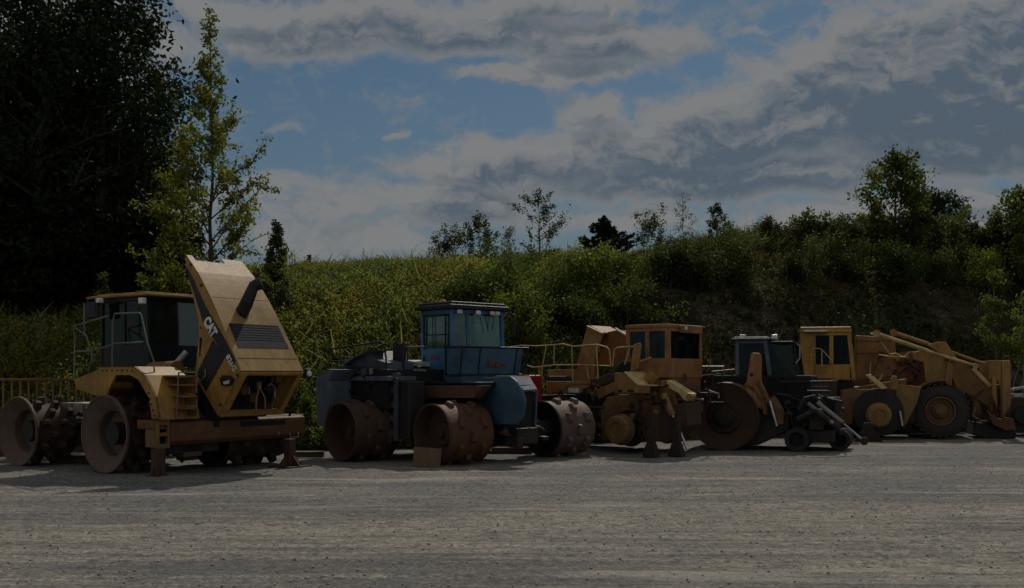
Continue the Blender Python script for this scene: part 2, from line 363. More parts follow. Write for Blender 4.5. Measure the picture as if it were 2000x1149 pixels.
def cab(P, F, x0, x1, y0, y1, zb, zw, zt, mf, mg, lean=0.0, post=0.09, side_posts=(), near_posts=(), mroof=None, roof_over=0.1, door=True, roof_h=0.12, mid=None, near_glass=None, panel=None):
    """operator's cab: zb floor, zw window sill, zt top of the windows"""
    mroof = mroof or mf; rail = 0.10
    f = MB()
    def lx(z): return x1 - lean * (z - zb) / (zt - zb)
    for (xa, ya) in ((x0, y0), (x0, y1 - post)): f.box((xa, ya, zb), (xa + post, ya + post, zt))
    for ya in (y0, y1 - post):
        f.prism([(lx(zb) - post, ya, zb), (lx(zb), ya, zb), (lx(zt), ya, zt), (lx(zt) - post, ya, zt)], (0, post, 0))
    for t in side_posts:
        for ya in (y0 + 0.004, y1 - post): f.box((x0 + t * (x1 - x0) - post * .5, ya, zw), (x0 + t * (x1 - x0) + post * .5, ya + post * .9, zt - rail))
    for t in near_posts: f.prism([(lx(zw) - 0.06, y0 + t * (y1 - y0) - post * .4, zw), (lx(zw) - 0.01, y0 + t * (y1 - y0) - post * .4, zw), (lx(zt) - 0.01, y0 + t * (y1 - y0) - post * .4, zt - rail), (lx(zt) - 0.06, y0 + t * (y1 - y0) - post * .4, zt - rail)], (0, post * .8, 0))
    for ya in (y0 + 0.006, y1 - post + 0.006):
        f.box((x0 + post, ya, zt - rail), (lx(zt) - post, ya + post - .012, zt - 0.002))
    for xa in (x0 + 0.004, lx(zt) - post + .002): f.box((xa, y0 + post, zt - rail), (xa + post - .01, y1 - post, zt - 0.003))
    f.build('frame', mf, P, bevel=0.012)
    p = MB(); pm = panel or mf
    p.box((x0 + post, y0 + 0.02, zb), (lx(zw) - post, y0 + 0.06, zw)); p.box((x0 + post, y1 - 0.06, zb), (lx(zw) - post, y1 - 0.02, zw))
    p.prism([(lx(zb) - 0.06, y0 + post, zb), (lx(zb) - 0.015, y0 + post, zb), (lx(zw) - 0.015, y0 + post, zw), (lx(zw) - 0.06, y0 + post, zw)], (0, y1 - y0 - 2 * post, 0))
    p.box((x0 + 0.02, y0 + post, zb), (x0 + 0.06, y1 - post, zw)); p.box((x0 + .06, y0 + .06, zb + .01), (x1 - .07, y1 - .06, zb + 0.05))
    p.build('lower_panel', pm, P, bevel=0.008)
    ro = MB(); o_ = roof_over
    ro.box((x0 - o_, y0 - o_, zt), (lx(zt) + o_, y1 + o_, zt + roof_h * .6)); ro.box((x0 - o_ * .4, y0 - o_ * .3, zt + roof_h * .6), (lx(zt) + o_ * .4, y1 + o_ * .3, zt + roof_h))
    ro.build('roof', mroof, P, bevel=0.03)
    # window panes
    edges = [0.0] + list(side_posts) + [1.0]
    for a, b in zip(edges[:-1], edges[1:]):
        xa = x0 + a * (x1 - x0) + post * .5; xb = x0 + b * (x1 - x0) - post * .5
        xb_t = xb if b < 1 else lx(zt) - post * .9; xb = xb if b < 1 else lx(zw) - post * .9
        for ya in (y0 + 0.035, y1 - 0.045):
            g = MB(); g.prism([(xa, ya, zw), (xb, ya, zw), (xb_t, ya, zt - rail), (xa, ya, zt - rail)], (0, 0.008, 0)); g.build('window', mg, P)
    ne = [0.0] + list(near_posts) + [1.0]
    for a, b in zip(ne[:-1], ne[1:]):
        ya = y0 + a * (y1 - y0) + post * .6; yb = y0 + b * (y1 - y0) - post * .6
        g = MB(); g.prism([(lx(zw) - .04, ya, zw), (lx(zw) - .04, yb, zw), (lx(zt) - .04, yb, zt - rail), (lx(zt) - .04, ya, zt - rail)], (0.008, 0, 0)); g.build('window', near_glass or mg, P)
    g = MB(); g.box((x0 + .03, y0 + post, zw), (x0 + .038, y1 - post, zt - rail)); g.build('window', mg, P)
    return lx
def seat(P, x, y, z, face=1):
    s = MB(); s.box((x - .26, y - .26, z + .28), (x + .26, y + .26, z + .42)); s.box((x - .12, y - .12, z), (x + .12, y + .12, z + .28))
    b = []; 
    for k in range(13):
        a = math.pi * k / 12; b.append((x - .25 * face, y + .27 * math.cos(a), z + 1.05 + .22 * math.sin(a)))
    b = [(x - .25 * face, y + .27, z + .40)] + b + [(x - .25 * face, y - .27, z + .40)]
    s.prism(b, (.12 * face, 0, 0)); s.build('seat', 'interior', P, bevel=.03)
    w = MB(); w.tube([(x + .45 * face, y, z), (x + .32 * face, y, z + .72)], .03)
    pts = [(x + .30 * face, y + .19 * math.cos(t * math.pi / 8), z + .76 + .19 * math.sin(t * math.pi / 8) * .6) for t in range(17)]
    w.tube(pts, .016); w.build('steering_wheel', 'interior', P)
def rail(P, paths, r=0.024, m='blackpaint', name='handrail'):
    t = MB()
    for p in paths: t.tube(p, r, 8)
    return t.build(name, m, P)
def bolts(mb, pts, ax=(0, -1, 0), r=.022, h=.02):
    for p in pts: mb.lathe([(0, r), (h, r), (h, 0)], p, ax, 6, False)

# ================================================================ A: yellow compactor with its hood tipped up
A = Frame(203, 22.56, -35)
P = thing('landfill_compactor', 'yellow and black landfill compactor with its hood tipped up, leftmost in the row', 'compactor', A.o, A.th, 'landfill compactors parked in the row')
kw = dict(tooth=(0.14, 0.15, 0.20), dish=0.20, rin=0.53)
drum(P, 'drum', 0, 0, 1.15, .87, .66, 'rustlight', 'rust', seed=.2, rows=4, n=8, **kw)
drum(P, 'drum', -3.25, -.15, 1.2, .83, .64, 'rustlight', 'rust', seed=.5, rows=4, n=8, **kw)
drum(P, 'drum', 0.80, 2.25, 1.95, .72, .60, 'dark', 'mudbrown', seed=.26, zc=.74, rows=3, n=8, tooth=(.17, .17, .22), dish=.2, rin=.5)
drum(P, 'drum', -3.25, 3.1, 1.15, .83, .64, 'rust', 'rust', seed=.4, rows=1, n=8, **kw)
# frame, axles, belly
b = MB(); b.box((-.45, 1.2, .45), (.45, 3.15, 1.05)); b.box((-3.7, 1.15, .45), (-2.9, 3.05, 1.0)); b.box((-3.3, 1.7, .7), (1.35, 2.7, 1.25)); b.box((-2.3, 1.3, .55), (-.9, 3.0, 1.3))
b.build('chassis', 'dark', P, bevel=.03)
be_ = MB(); be_.box((.6, .7, .42), (1.3, 2.1, .75)); be_.box((.9, 1.2, .25), (1.2, 1.6, .42)); be_.build('belly_guard', 'dark', P, bevel=.03)
ax = MB(); ax.tube([(0, .2, .87), (0, 4.2, .87)], .25, 18); ax.tube([(-3.25, .1, .83), (-3.25, 4.1, .83)], .25, 18); ax.build('axle', 'dark', P)
# fender arch, yellow
y0 = .12
op = A.y(y0, (186, 745), (192, 716), (262, 716), (283, 733), (303, 775), (310, 818), (296, 818), (291, 778), (270, 742), (254, 733), (226, 733), (212, 760), (203, 790), (192, 800))
fd = MB(); fd.prism(op, (0, .06, 0))
top = A.y(y0, (186, 745), (192, 716), (262, 716), (283, 733), (303, 775), (310, 818)); top2 = [Vector(p) + Vector((0, 1.05, 0)) for p in top]
for i in range(5): fd.prism([top[i], top[i + 1], top2[i + 1], top2[i]], (0, 0, -.03))
fd.build('fender', 'catyellow', P, bevel=.012)
inner = MB(); inner.prism(A.y(1.15, (215, 735), (290, 735), (330, 790), (335, 850), (215, 850)), (0, .03, 0)); inner.build('fender_lining', 'interior', P)
fr = MB(); fr.prism(A.y(.35, (143, 742), (192, 722), (200, 760), (192, 775), (150, 762)), (0, 1.6, 0)); fr.build('front_fender', 'catyellow', P, bevel=.02)
# side deck, steps
dk = MB()
for a, b_ in (((297, 733), (372, 745)), ((306, 750), (372, 762)), ((308, 772), (372, 781)), ((312, 795), (372, 803))):
    q = A.y(.62, a, b_); dk.box((q[0].x, .55, q[0].z - .04), (q[1].x - .12, .9, q[0].z)); dk.box((q[0].x, .85, q[0].z - .2), (q[1].x - .12, .9, q[0].z - .045))
dk.build('step', 'rustyellow', P, bevel=.008)
sp = MB(); q = A.y(.58, (304, 728), (303, 818)); sp.box((q[0].x - .03, .5, 1.0), (q[0].x + .02, 1.15, q[0].z)); sp.build('step_side', 'catyellow', P, bevel=.01)
# engine block between cab and hood
en = MB(); en.box((.25, 1.45, 1.2), (1.9, 3.0, 1.95)); en.box((.45, 1.6, 1.95), (1.6, 2.8, 2.25)); en.build('engine', 'interior', P, bevel=.04)
en = MB(); en.tube([(.0, 1.25, 2.28), (.9, 1.25, 2.30)], .19, 20); en.build('air_tank', 'rustyellow', P)
en = MB(); en.tube([(.55, 1.2, 2.05), (.75, 1.15, 2.25), (.95, 1.15, 2.0), (1.0, 1.12, 1.6), (1.05, 1.15, 1.25)], .085, 12); en.tube([(.9, 1.5, 2.7), (.75, 1.3, 2.4), (.6, 1.22, 2.15)], .07, 12); en.build('coolant_pipe', 'steel', P)
for i in range(5):
    h = MB(); x = .9 + i * .14; h.tube([(x, 1.38 - .03 * i, 2.05), (x + .12, 1.28, 1.7), (x + .05, 1.3, 1.45), (x + .2, 1.34, 1.2)], .028, 8); h.build('hose', 'blackpaint', P)
# front frame hardware seen between the near drums
hw = MB(); hw.box((-2.7, .9, .45), (-1.2, 1.5, 1.0)); hw.box((-2.5, .75, 1.0), (-1.3, 1.3, 1.12)); hw.box((-2.2, 1.1, 1.12), (-1.75, 1.6, 1.42)); hw.box((-1.6, 1.1, 1.12), (-1.1, 1.6, 1.38)); hw.build('hitch_frame', 'dark', P, bevel=.02)
hw = MB()
for x in (-2.9, -2.35, -1.8): hw.box((x - .19, .82, 1.20), (x + .19, 1.5, 1.50))
hw.tube([(-2.0, .6, 1.15), (-1.1, .6, 1.15)], .035); hw.build('valve_cover', 'steel', P, bevel=.03)
# cab
cx0 = A.y(1.15, (196, 600)).x; cx1 = A.y(1.15, (292, 600)).x
ztop = A.y(1.15, (285, 578)).z; zsill = 2.75
cab(P, A, cx0, cx1, 1.15, 3.0, A.y(1.15, (260, 716)).z, A.y(1.15, (260, 674)).z, ztop, 'blackpaint', 'darkglass', lean=.12, side_posts=(.48,), post=.075, mroof='hoodtan', roof_over=.16, roof_h=.1, near_glass=M['glass'])
seat(P, cx1 - .5, 1.95, 2.3, -1)
lp_ = MB(); q = A.y(.95, (277, 585)); lp_.box((q.x - .08, .9, q.z - .1), (q.x + .08, 1.02, q.z + .04)); q = A.y(.9, (193, 587)); lp_.box((q.x - .06, .85, q.z - .06), (q.x + .06, 1.0, q.z + .05)); lp_.build('work_light', 'lamp', P, bevel=.02)
vs = MB(); q = A.y(1.0, (168, 581), (200, 577), (200, 583), (168, 584)); vs.prism(q, (0, 1.9, 0)); vs.build('visor', 'hoodtan', P)
mr = MB(); q = A.y(.85, (168, 590), (184, 590), (186, 620), (166, 622)); mr.prism(q, (.05, .06, 0)); mr.tube([A.y(.9, (172, 585)), A.y(.9, (172, 600))], .015); mr.build('mirror', 'blackpaint', P, bevel=.02)
# handrails on the near side
Y = .45
rail(P, [A.y(Y, (219, 720), (220, 628), (224, 613), (272, 611), (276, 616), (288, 670), (300, 705), (302, 735)), A.y(Y, (222, 671), (280, 668)),
         A.y(Y, (145, 740), (146, 655), (142, 638), (168, 630), (212, 617)), A.y(Y, (172, 728), (180, 700), (178, 682), (168, 655), (146, 640)), A.y(Y, (140, 690), (150, 686), (178, 686), (222, 673)), A.y(Y, (165, 655), (164, 592)),
         A.y(Y + .1, (345, 815), (349, 728), (385, 728), (386, 690))], .018, 'greyrail')
# hood: side planes y=1.4 (near) and tapering far side
Hl = 1.40
prof = [(1.00, 4.86, 2.98), (1.40, 4.45, 3.03), (1.80, 3.93, 3.08), (2.10, 3.48, 3.12), (2.40, 2.98, 3.16), (2.62, 2.62, 3.19), (2.84, 2.25, 3.22)]   # x, z, far y
H = MB()
def skin(mb, seg, off, ya, yb, th=.03):
    (xa, za, fa), (xb, zb_, fb) = seg
    n = Vector((-(zb_ - za), 0, (xb - xa))).normalized()
    pa = [Vector((xa, Hl + ya * (fa - Hl), za)), Vector((xa, Hl + yb * (fa - Hl), za)), Vector((xb, Hl + yb * (fb - Hl), zb_)), Vector((xb, Hl + ya * (fb - Hl), zb_))]
    mb.prism([p + n * off for p in pa], n * th)
def smooth_prof(p, n=4):
    out_ = []
    for i in range(len(p) - 1):
        a, b, c, d = p[max(i - 1, 0)], p[i], p[i + 1], p[min(i + 2, len(p) - 1)]
        for k in range(n):
            t = k / n; out_.append(tuple(.5 * (2 * b[j] + (c[j] - a[j]) * t + (2 * a[j] - 5 * b[j] + 4 * c[j] - d[j]) * t * t + (3 * b[j] - a[j] - 3 * c[j] + d[j]) * t ** 3) for j in range(3)))
    return out_ + [p[-1]]
def lerp3(a, b, t): return tuple(a[i] + (b[i] - a[i]) * t for i in range(3))
skin(H, (prof[0], lerp3(prof[0], prof[1], .28)), 0, 0, .10); skin(H, (prof[0], lerp3(prof[0], prof[1], .28)), 0, .62, 1)
skin(H, (lerp3(prof[0], prof[1], .28), prof[1]), 0, 0, 1)
sp_ = smooth_prof(prof)
for i in range(4, 24): skin(H, (sp_[i], sp_[i + 1]), 0, 0, 1)
# near side panel
side = [Vector((p[0], Hl, p[1])) for p in prof] + [Vector((2.10, Hl, 1.27))] + A.y(Hl, (380, 737), (384, 700), (388, 660), (388, 625), (378, 585), (362, 520))
def panel_with(mb, pts, y, th):
    mb.prism([Vector((p.x, y, p.z)) for p in pts], (0, th, 0))
H.build('hood', 'hoodtan', P); hood = bpy.context.scene.objects[-1] if False else None
S = MB(); panel_with(S, side, Hl, .04); so = S.build('hood_side', 'catyellow', P, bevel=.012)
# far side panel + bottom frame of the radiator opening
S = MB(); fs = [Vector((p[0], p[2], p[1])) for p in prof] + [Vector((2.12, 3.18, 1.29)), Vector((1.5, 3.1, 2.2)), Vector((1.15, 3.0, 3.6))]
S.prism([Vector((p.x, p.y - .045, p.z)) for p in fs], (0, .04, 0)); S.build('hood_side', 'catyellow', P, bevel=.01)
Ft, Fb = (2.84, 2.25), (2.10, 1.27)
def rearpt(s, t): return Vector((Ft[0] + (Fb[0] - Ft[0]) * t, Hl + .02 + s * (3.20 - Hl), Ft[1] + (Fb[1] - Ft[1]) * t))
rf = MB(); nn = Vector((.8, 0, -.6)).normalized()
for (s0, t0, s1, t1) in ((0, 0, 1, .06), (0, .88, 1, 1.0), (0, .06, .10, .88), (.93, .06, 1, .88)):
    rf.prism([rearpt(s0, t0), rearpt(s1, t0), rearpt(s1, t1), rearpt(s0, t1)], nn * .05)
rf.build('radiator_frame', 'catyellow', P, bevel=.012)
gb = MB(); gb.prism([rearpt(.03, .03) - nn * .5, rearpt(.97, .03) - nn * .5, rearpt(.97, .97) - nn * .35, rearpt(.03, .97) - nn * .35], nn * -.03)
for k in range(9): gb.prism([rearpt(.12 + k * .1, .08) - nn * .45, rearpt(.125 + k * .1, .08) - nn * .45, rearpt(.125 + k * .1, .92) - nn * .3, rearpt(.12 + k * .1, .92) - nn * .3], nn * .02)
gb.build('radiator_core', 'interior', P)
hk = MB(); a = rearpt(.42, .30) - nn * .1; hk.tube([a, a + Vector((0, .02, -.16))], .055, 10); hk.tube([a + Vector((0, 0, -.16)), a + Vector((-.02, -.05, -.4)), a + Vector((-.05, -.03, -.65))], .02); hk.tube([a + Vector((0, .05, -.16)), a + Vector((-.02, .2, -.36)), a + Vector((-.05, .24, -.6))], .018); hk.build('lifting_hook', 'orange', P)
# black decal band and its wedge on the near side panel
D = MB()
band = A.y(Hl - .004, (364, 521), (372, 534), (401, 597), (440, 663), (461, 706), (452, 719), (435, 693), (424, 672), (395, 625), (379, 572), (362, 523))
D.prism(band, (0, -.003, 0)); D.build('black_band', 'blackpaint', so)
D = MB(); D.prism(A.y(Hl - .009, (416, 664), (440, 696), (402, 765), (386, 735), (386, 727)), (0, -.003, 0)); D.build('black_band', 'blackpaint', so)
o_, xe = A.y(Hl - .016, (402, 645), (428, 689)); u_ = A.y(Hl - .016, (416, 628))
def text_px(par, st, F, yy, o, r_, u, m, wt):
    o, r_, u = F.y(yy, o, r_, u); text(par, st, o, r_ - o, u - o, (u - o).length * .93, m, weight=wt, W=(r_ - o).length)
text_px(so, 'CAT', A, Hl - .014, (396.5, 630), (414, 663), (407.5, 611), 'letter', .055)
text_px(so, '826G', A, Hl - .014, (441, 698), (456, 727), (447, 689.5), 'letter', .012)
D = MB(); q = A.y(Hl - .05, (428, 740), (434, 733), (448, 734), (456, 741), (450, 753), (432, 754)); D.prism(q, (0, .08, 0)); D.build('side_vent', 'blackpaint', so, bevel=.01)
D = MB(); q = A.y(Hl - .055, (436, 746), (449, 742), (447, 750), (438, 751)); D.prism(q, (0, -.01, 0)); D.build('side_light', 'lamp', so)
# top skin fittings
G = MB(); skin(G, ((lerp3(prof[3], prof[4], .40)), (lerp3(prof[4], prof[5], .62))), .032, .10, .93, .006); G.build('grille', 'blackpaint', P)
E = MB(); base = Vector((2.02, 2.12, 3.56)); E.lathe([(-.1, .17), (.07, .17), (.07, .15)], base, (.8, 0, .6), 20)
E.tube([base + Vector((.05, -.02, .02)), base + Vector((.18, .0, .22)), base + Vector((.16, .15, .48)), base + Vector((.14, .24, .62)), base + Vector((.26, .36, .70))], [.15, .145, .13, .13, .15], 18); E.build('exhaust_stack', 'dark', P)
L2 = MB(); q = rearpt(1.0, .02) + Vector((.0, .12, -.02)); L2.box(q + Vector((-.1, -.07, -.12)), q + Vector((.08, .12, .1))); L2.build('tail_lamp', 'blackpaint', P, bevel=.02)
L2 = MB(); L2.lathe([(0, .07), (.03, .06), (.04, 0)], q + Vector((.08, .02, -.01)), (1, 0, 0), 16); L2.build('lamp_lens', 'lamp', P)
st = MB(); st.tube([(2.5, 3.3, 2.1), (2.1, 3.5, 1.2)], .03); st.tube([(1.35, 1.5, 1.9), (1.55, 1.38, 3.0)], .03); st.build('hood_strut', 'blackpaint', P)
sm_ = MB(); skin(sm_, (lerp3(prof[2], prof[3], .1), lerp3(prof[2], prof[3], .13)), .031, .02, .98, .002); skin(sm_, (lerp3(prof[5], prof[6], .25), lerp3(prof[5], prof[6], .29)), .031, .02, .98, .002); sm_.build('seam', 'dark', P)
for k in range(7):
    t_ = .12 + k * .11; a_ = lerp3(prof[3], prof[4], .40 + 0 * t_); v_ = MB(); za = lerp3(prof[3], prof[5], .22 + .075 * k * .9); skin(v_, (za, lerp3(za, prof[5], .03)), .036, .12, .91, .006); v_.build('louvre', 'dark', P)
for k, (s_, t_) in enumerate(((.18, .35), (.3, .62), (.62, .3), (.72, .62), (.5, .8), (.85, .45))):
    v_ = MB(); q = rearpt(s_, t_) - nn * .32; v_.lathe([(0, 0), (0, .10 + .02 * (k % 3)), (.22, .10 + .02 * (k % 3)), (.22, 0)], q, ((0, 1, 0), (1, 0, 0), (0, 0, 1))[k % 3], 16); v_.build('engine_part', ('dark', 'rust', 'rustyellow')[k % 3], P, bevel=.01)
    v_ = MB(); v_.tube([q, q + Vector((.1, .1, .15)), q + Vector((.05, .25, .05)), q + Vector((0, .3, -.2))], .025, 7); v_.build('hose', ('blackpaint', 'steel')[k % 2], P)
for q in ((1.2, 4.68), (1.55, 4.2), (2.75, 2.2), (2.2, 1.55)):
    v_ = MB(); v_.box((q[0] - .03, Hl - .02, q[1] - .06), (q[0] + .03, Hl + .005, q[1] + .0)); v_.build('latch', 'dark', P, bevel=.005)
# counterweight / rear deck
q = A.x(1.58, (302, 820), (302, 868), (595, 817), (595, 850)); yl, yr = q[0].y, q[2].y
bp_ = MB(); bp_.box((.95, yl, 1.0), (1.58, yr, 1.20)); bp_.prism([(1.58, yl + .32, 1.19), (1.70, yl + .32, 1.14), (1.70, yl + .32, .74), (1.58, yl + .32, .64)], (0, yr - yl - .42, 0)); bp_.build('rear_bumper', 'rustyellow', P, bevel=.025)
bt = MB(); bt.box((1.50, yl + .3, .66), (1.575, yr - .1, .99)); bt.build('counterweight', 'rust', P, bevel=.03)
br = MB(); x = 1.60
br.box((1.25, yl, .62), (1.585, yl + .05, 1.0)); br.box((x, yl, .60), (x + .06, yl + .07, 1.21)); br.box((x, yl + .27, .60), (x + .06, yl + .33, 1.21)); br.box((x, yl + .07, 1.10), (x + .06, yl + .27, 1.21)); br.box((x, yl + .07, .86), (x + .06, yl + .27, .94)); br.box((x, yl + .07, .60), (x + .06, yl + .27, .70)); br.build('hitch_bracket', 'oldyellow', P, bevel=.01)
gr = MB(); gr.box((1.705, yl + 2.2, .98), (1.712, yr - .75, 1.1)); gr.box((1.705, yl + 1.45, 1.0), (1.72, yl + 1.6, 1.12)); gr.build('bumper_slot', 'interior', P)
gr = MB(); gr.box((1.66, yr - 1.0, .74), (1.72, yr - .94, .82)); gr.tube([(1.7, yr - .62, .78), (1.72, yr - .60, .66), (1.72, yr - .35, .66), (1.7, yr - .33, .78)], .02); gr.build('tow_shackle', 'steel', P)
ur = MB(); ur.tube([(.95, 1.3, .2), (1.1, 1.55, .58)], .04); ur.box((.9, 1.1, .35), (1.3, 1.6, .62)); ur.build('drag_link', 'rustlight', P)
# push blade at the front
bl = MB(); q = A.y(-.3, (2, 748), (2, 800)); xb = -5.1
pts = [(xb, 0, .1), (xb - .1, 0, .5), (xb - .05, 0, 1.0), (xb + .1, 0, 1.35), (xb + .16, 0, 1.35), (xb + .02, 0, .98), (xb - .02, 0, .5), (xb + .1, 0, .1)]
bl.prism([(p[0], -.7, p[2]) for p in pts], (0, 5.2, 0)); bl.build('blade', 'oldyellow', P, bevel=.01)
bl = MB(); bl.box((xb + .05, -.7, 2.02), (xb + .14, 4.5, 2.08))
for k in range(24): bl.box((xb + .07, -.66 + k * .222, 1.34), (xb + .12, -.63 + k * .222, 2.02))
bl.build('trash_rack', 'oldyellow', P, bevel=.005)
ar = MB(); ar.beam((xb + .1, .95, .55), (-3.0, 1.3, .75), .18, .25); ar.beam((xb + .1, 3.0, .55), (-3.0, 2.8, .75), .18, .25); ar.build('push_arm', 'oldyellow', P, bevel=.015)
# rusty stands holding the rear up
def stand(px, py, Y_, w, h, label, mt='rust', foot=None):
    X = (px - 1000) / FPX * Y_
    S = thing('support_stand', label, 'stand', (X, Y_, 0), R(-35), 'steel stands propping up the machines')
    p = MB(); p.box((-w / 2, -w / 2, .03), (w / 2, w / 2, h)); p.build('post', mt, S, bevel=.01)
    fw = foot or w * 1.4
    f_ = MB(); f_.prism([(-fw, -.02, .03), (fw, -.02, .03), (w / 2, -.02, h * .45), (-w / 2, -.02, h * .45)], (0, .04, 0)); f_.prism([(-.02, -fw, .03), (-.02, fw, .03), (-.02, w / 2, h * .45), (-.02, -w / 2, h * .45)], (.04, 0, 0)); f_.build('gusset', mt, S)
    q = MB(); q.box((-fw, -fw, 0), (fw, fw, .03)); q.build('foot_plate', mt, S, bevel=.006)
    return S
stand(309, 932, 21.9, .22, .60, 'rusty post under the left end of the tipped-hood compactor bumper', foot=.2)
stand(566, 925, 24.2, .20, .66, 'rusty stand with sloping foot under the right end of the tipped-hood compactor', foot=.36)

# ================================================================ B: blue compactor
B = Frame(843, 24.7, -48)
P = thing('landfill_compactor', 'blue landfill compactor with wide rusty drums and a tall blue cab', 'compactor', B.o, B.th, 'landfill compactors parked in the row')
kw = dict(rows=3, n=7, tooth=(0.26, 0.13, 0.12), open_face=True, rim_sep=False, dish=.42, rin=.3)
drum(P, 'drum', 0, 0, 1.36, .74, .725, 'rust', 'rustred', seed=.3, **kw)
drum(P, 'drum', -2.32, -1.1, 1.3, .74, .725, 'rust', 'rust', seed=.9, **kw)
drum(P, 'drum', 0, 3.67, 1.30, .74, .725, 'dark', 'rustlight', seed=.25, **kw)
drum(P, 'drum', -2.9, 3.0, 1.3, .74, .725, 'rust', 'rust', seed=.6, **kw)
ax = MB(); ax.tube([(0, .5, .74), (0, 4.2, .74)], .24, 18); ax.tube([(-2.4, -.6, .74), (-2.6, 3.5, .74)], .24, 18); ax.build('axle', 'dark', P)
ch = MB(); ch.box((-1.3, 1.85, .55), (.7, 2.55, 1.25)); ch.box((-3.6, .3, .6), (-1.3, 2.6, 1.3)); ch.box((.3, 1.9, .45), (1.0, 2.6, .85)); ch.build('chassis', 'dark', P, bevel=.03)
pu = MB(); pu.beam((.3, 1.9, .55), (1.1, 1.9, .5), .2, .26); pu.tube([(.2, 2.4, .95), (.7, 2.9, .8), (.5, 3.3, .7)], .07, 12); pu.box((-.2, 2.2, .55), (.35, 3.4, .8)); pu.build('push_frame', 'dark', P, bevel=.02)
pu = MB(); pu.tube(B.x(.75, (1019, 804), (1029, 819)), .035, 12); pu.build('cylinder_rod', 'chrome', P)
# near-end guard (rounded blue nose)
yn = 1.62
q = B.y(yn, (944, 738), (996, 735), (1008, 745), (1018, 760), (1025, 785), (1021, 812), (1008, 829), (975, 830), (945, 826), (930, 800), (930, 765))
ns = MB(); ns.prism(q, (0, .08, 0)); ns.build('nose_panel', 'bluedull', P, bevel=.02)
xn = B.y(yn, (996, 735)); xm = B.y(yn, (1016, 762)); xo = B.y(yn, (1025, 830))
ns = MB(); yw = 2.05
e1_ = B.x(xn.x, (1034, 735)); e2_ = B.x(xm.x, (1049, 760)); e3_ = B.x(xm.x, (1045, 830)); ns.prism([(xn.x, yn + .09, xn.z), (xm.x, yn + .09, xm.z), e2_, e1_], (0, 0, -.04)); ns.build('nose_top', 'greyblue', P)
ns = MB(); ns.prism([(xm.x - .06, yn + .09, xm.z - .06), (xm.x - .06, e2_.y, e2_.z - .06), (xm.x - .06, e3_.y, e3_.z), (xm.x - .06, yn + .09, e3_.z)], (-.04, 0, 0)); ns.box((-.9, 1.75, 1.2), (xm.x - .12, e2_.y - .02, 1.93)); ns.build('nose_end', 'interior', P, bevel=.01)
wd = MB(); wd.tube([e2_ + Vector((0, 0, -.02)), e3_], .03); wd.build('nose_edge', 'bluedull', P)
# cab deck beam
bm_ = MB(); q = B.y(.95, (792, 753), (946, 753), (925, 778), (795, 778)); bm_.prism(q, (0, .25, 0)); bm_.build('deck_beam', 'rustred', P, bevel=.01)
bm_ = MB(); q = B.y(1.0, (765, 745), (950, 745)); bm_.box((q[0].x, .95, q[0].z - .06), (q[1].x - .35, 2.6, q[0].z + .0)); bm_.box((q[0].x, 1.85, 1.3), (q[1].x - .5, 2.55, q[0].z - .07)); bm_.build('deck', 'blackpaint', P, bevel=.01)
# cab
x0, x1 = B.y(1.6, (822, 650)).x, B.y(1.6, (886, 650)).x
zb = B.y(1.6, (840, 745)).z; zt = B.y(1.6, (886, 603)).z; zw = B.y(1.6, (850, 681)).z
lx = cab(P, B, x0, x1, 1.6, 3.42, zb, zw, zt, 'blue', 'glass', lean=.10, side_posts=(), near_posts=(.30,), post=.10, mroof='blackpaint', roof_over=.13, roof_h=.20)
dr = MB(); xl = x0 + .12; xr = x1 - .3
dr.box((xl, 1.57, zb + .05), (xr, 1.60, zw - .02)); dr.build('door_panel', 'blue', P, bevel=.01)
dr = MB(); dr.box((xl, 1.575, zw), (xl + .06, 1.602, zt - .12)); dr.box((xr - .05, 1.575, zw), (xr, 1.602, zt - .12)); dr.box((xl, 1.575, zt - .17), (xr, 1.602, zt - .12)); dr.box((xl + .4, 1.59, zw + .02), (xl + .43, 1.602, zt - .17)); dr.box((xl + .06, 1.59, zw + .35), (xr - .05, 1.602, zw + .38)); dr.build('door_frame', 'blackpaint', P, bevel=.006)
dr = MB(); dr.box((xl + .04, 1.54, zw - .38), (xl + .09, 1.57, zw - .2)); dr.build('door_handle', 'blackpaint', P, bevel=.01)
text(P, 'Rex', (xl + .38, 1.566, zw - .30), (1, 0, 0), (.1, 0, 1), .18, 'redmark', weight=.015)
seat(P, x0 + .55, 2.5, zb + .05, 1)
wl = MB()
for yy in (1.72, 2.35, 2.85, 3.03): wl.box((lx(zt) + .08, yy, zt - .12), (lx(zt) + .14, yy + .15, zt - .02))
wl.build('work_light', 'lamp', P, bevel=.015)
am = MB(); am.lathe([(0, .10), (.06, .10), (.11, .06), (.12, 0)], (x0 + .45, 2.0, zt + .2), (0, 0, 1), 16); am.build('beacon', 'amber', P)
mi = MB(); q = B.x(x1 + .05, (990, 604), (992, 640)); mi.tube([(x1, 3.5, zt + .0), (x1 + .1, 3.62, zt - .1), (x1 + .1, 3.62, zt - .55)], .018); mi.box((x1 + .05, 3.56, zt - .62), (x1 + .09, 3.70, zt - .3)); mi.build('mirror', 'blackpaint', P)
wp = MB(); wp.tube([(lx(zw) + .02, 2.7, zt - .15), (lx(zw) + .03, 2.8, zw + .45)], .012); wp.tube([(lx(zw) + .02, 3.0, zt - .15), (lx(zw) + .03, 2.95, zw + .5)], .012); wp.build('wiper', 'blackpaint', P)
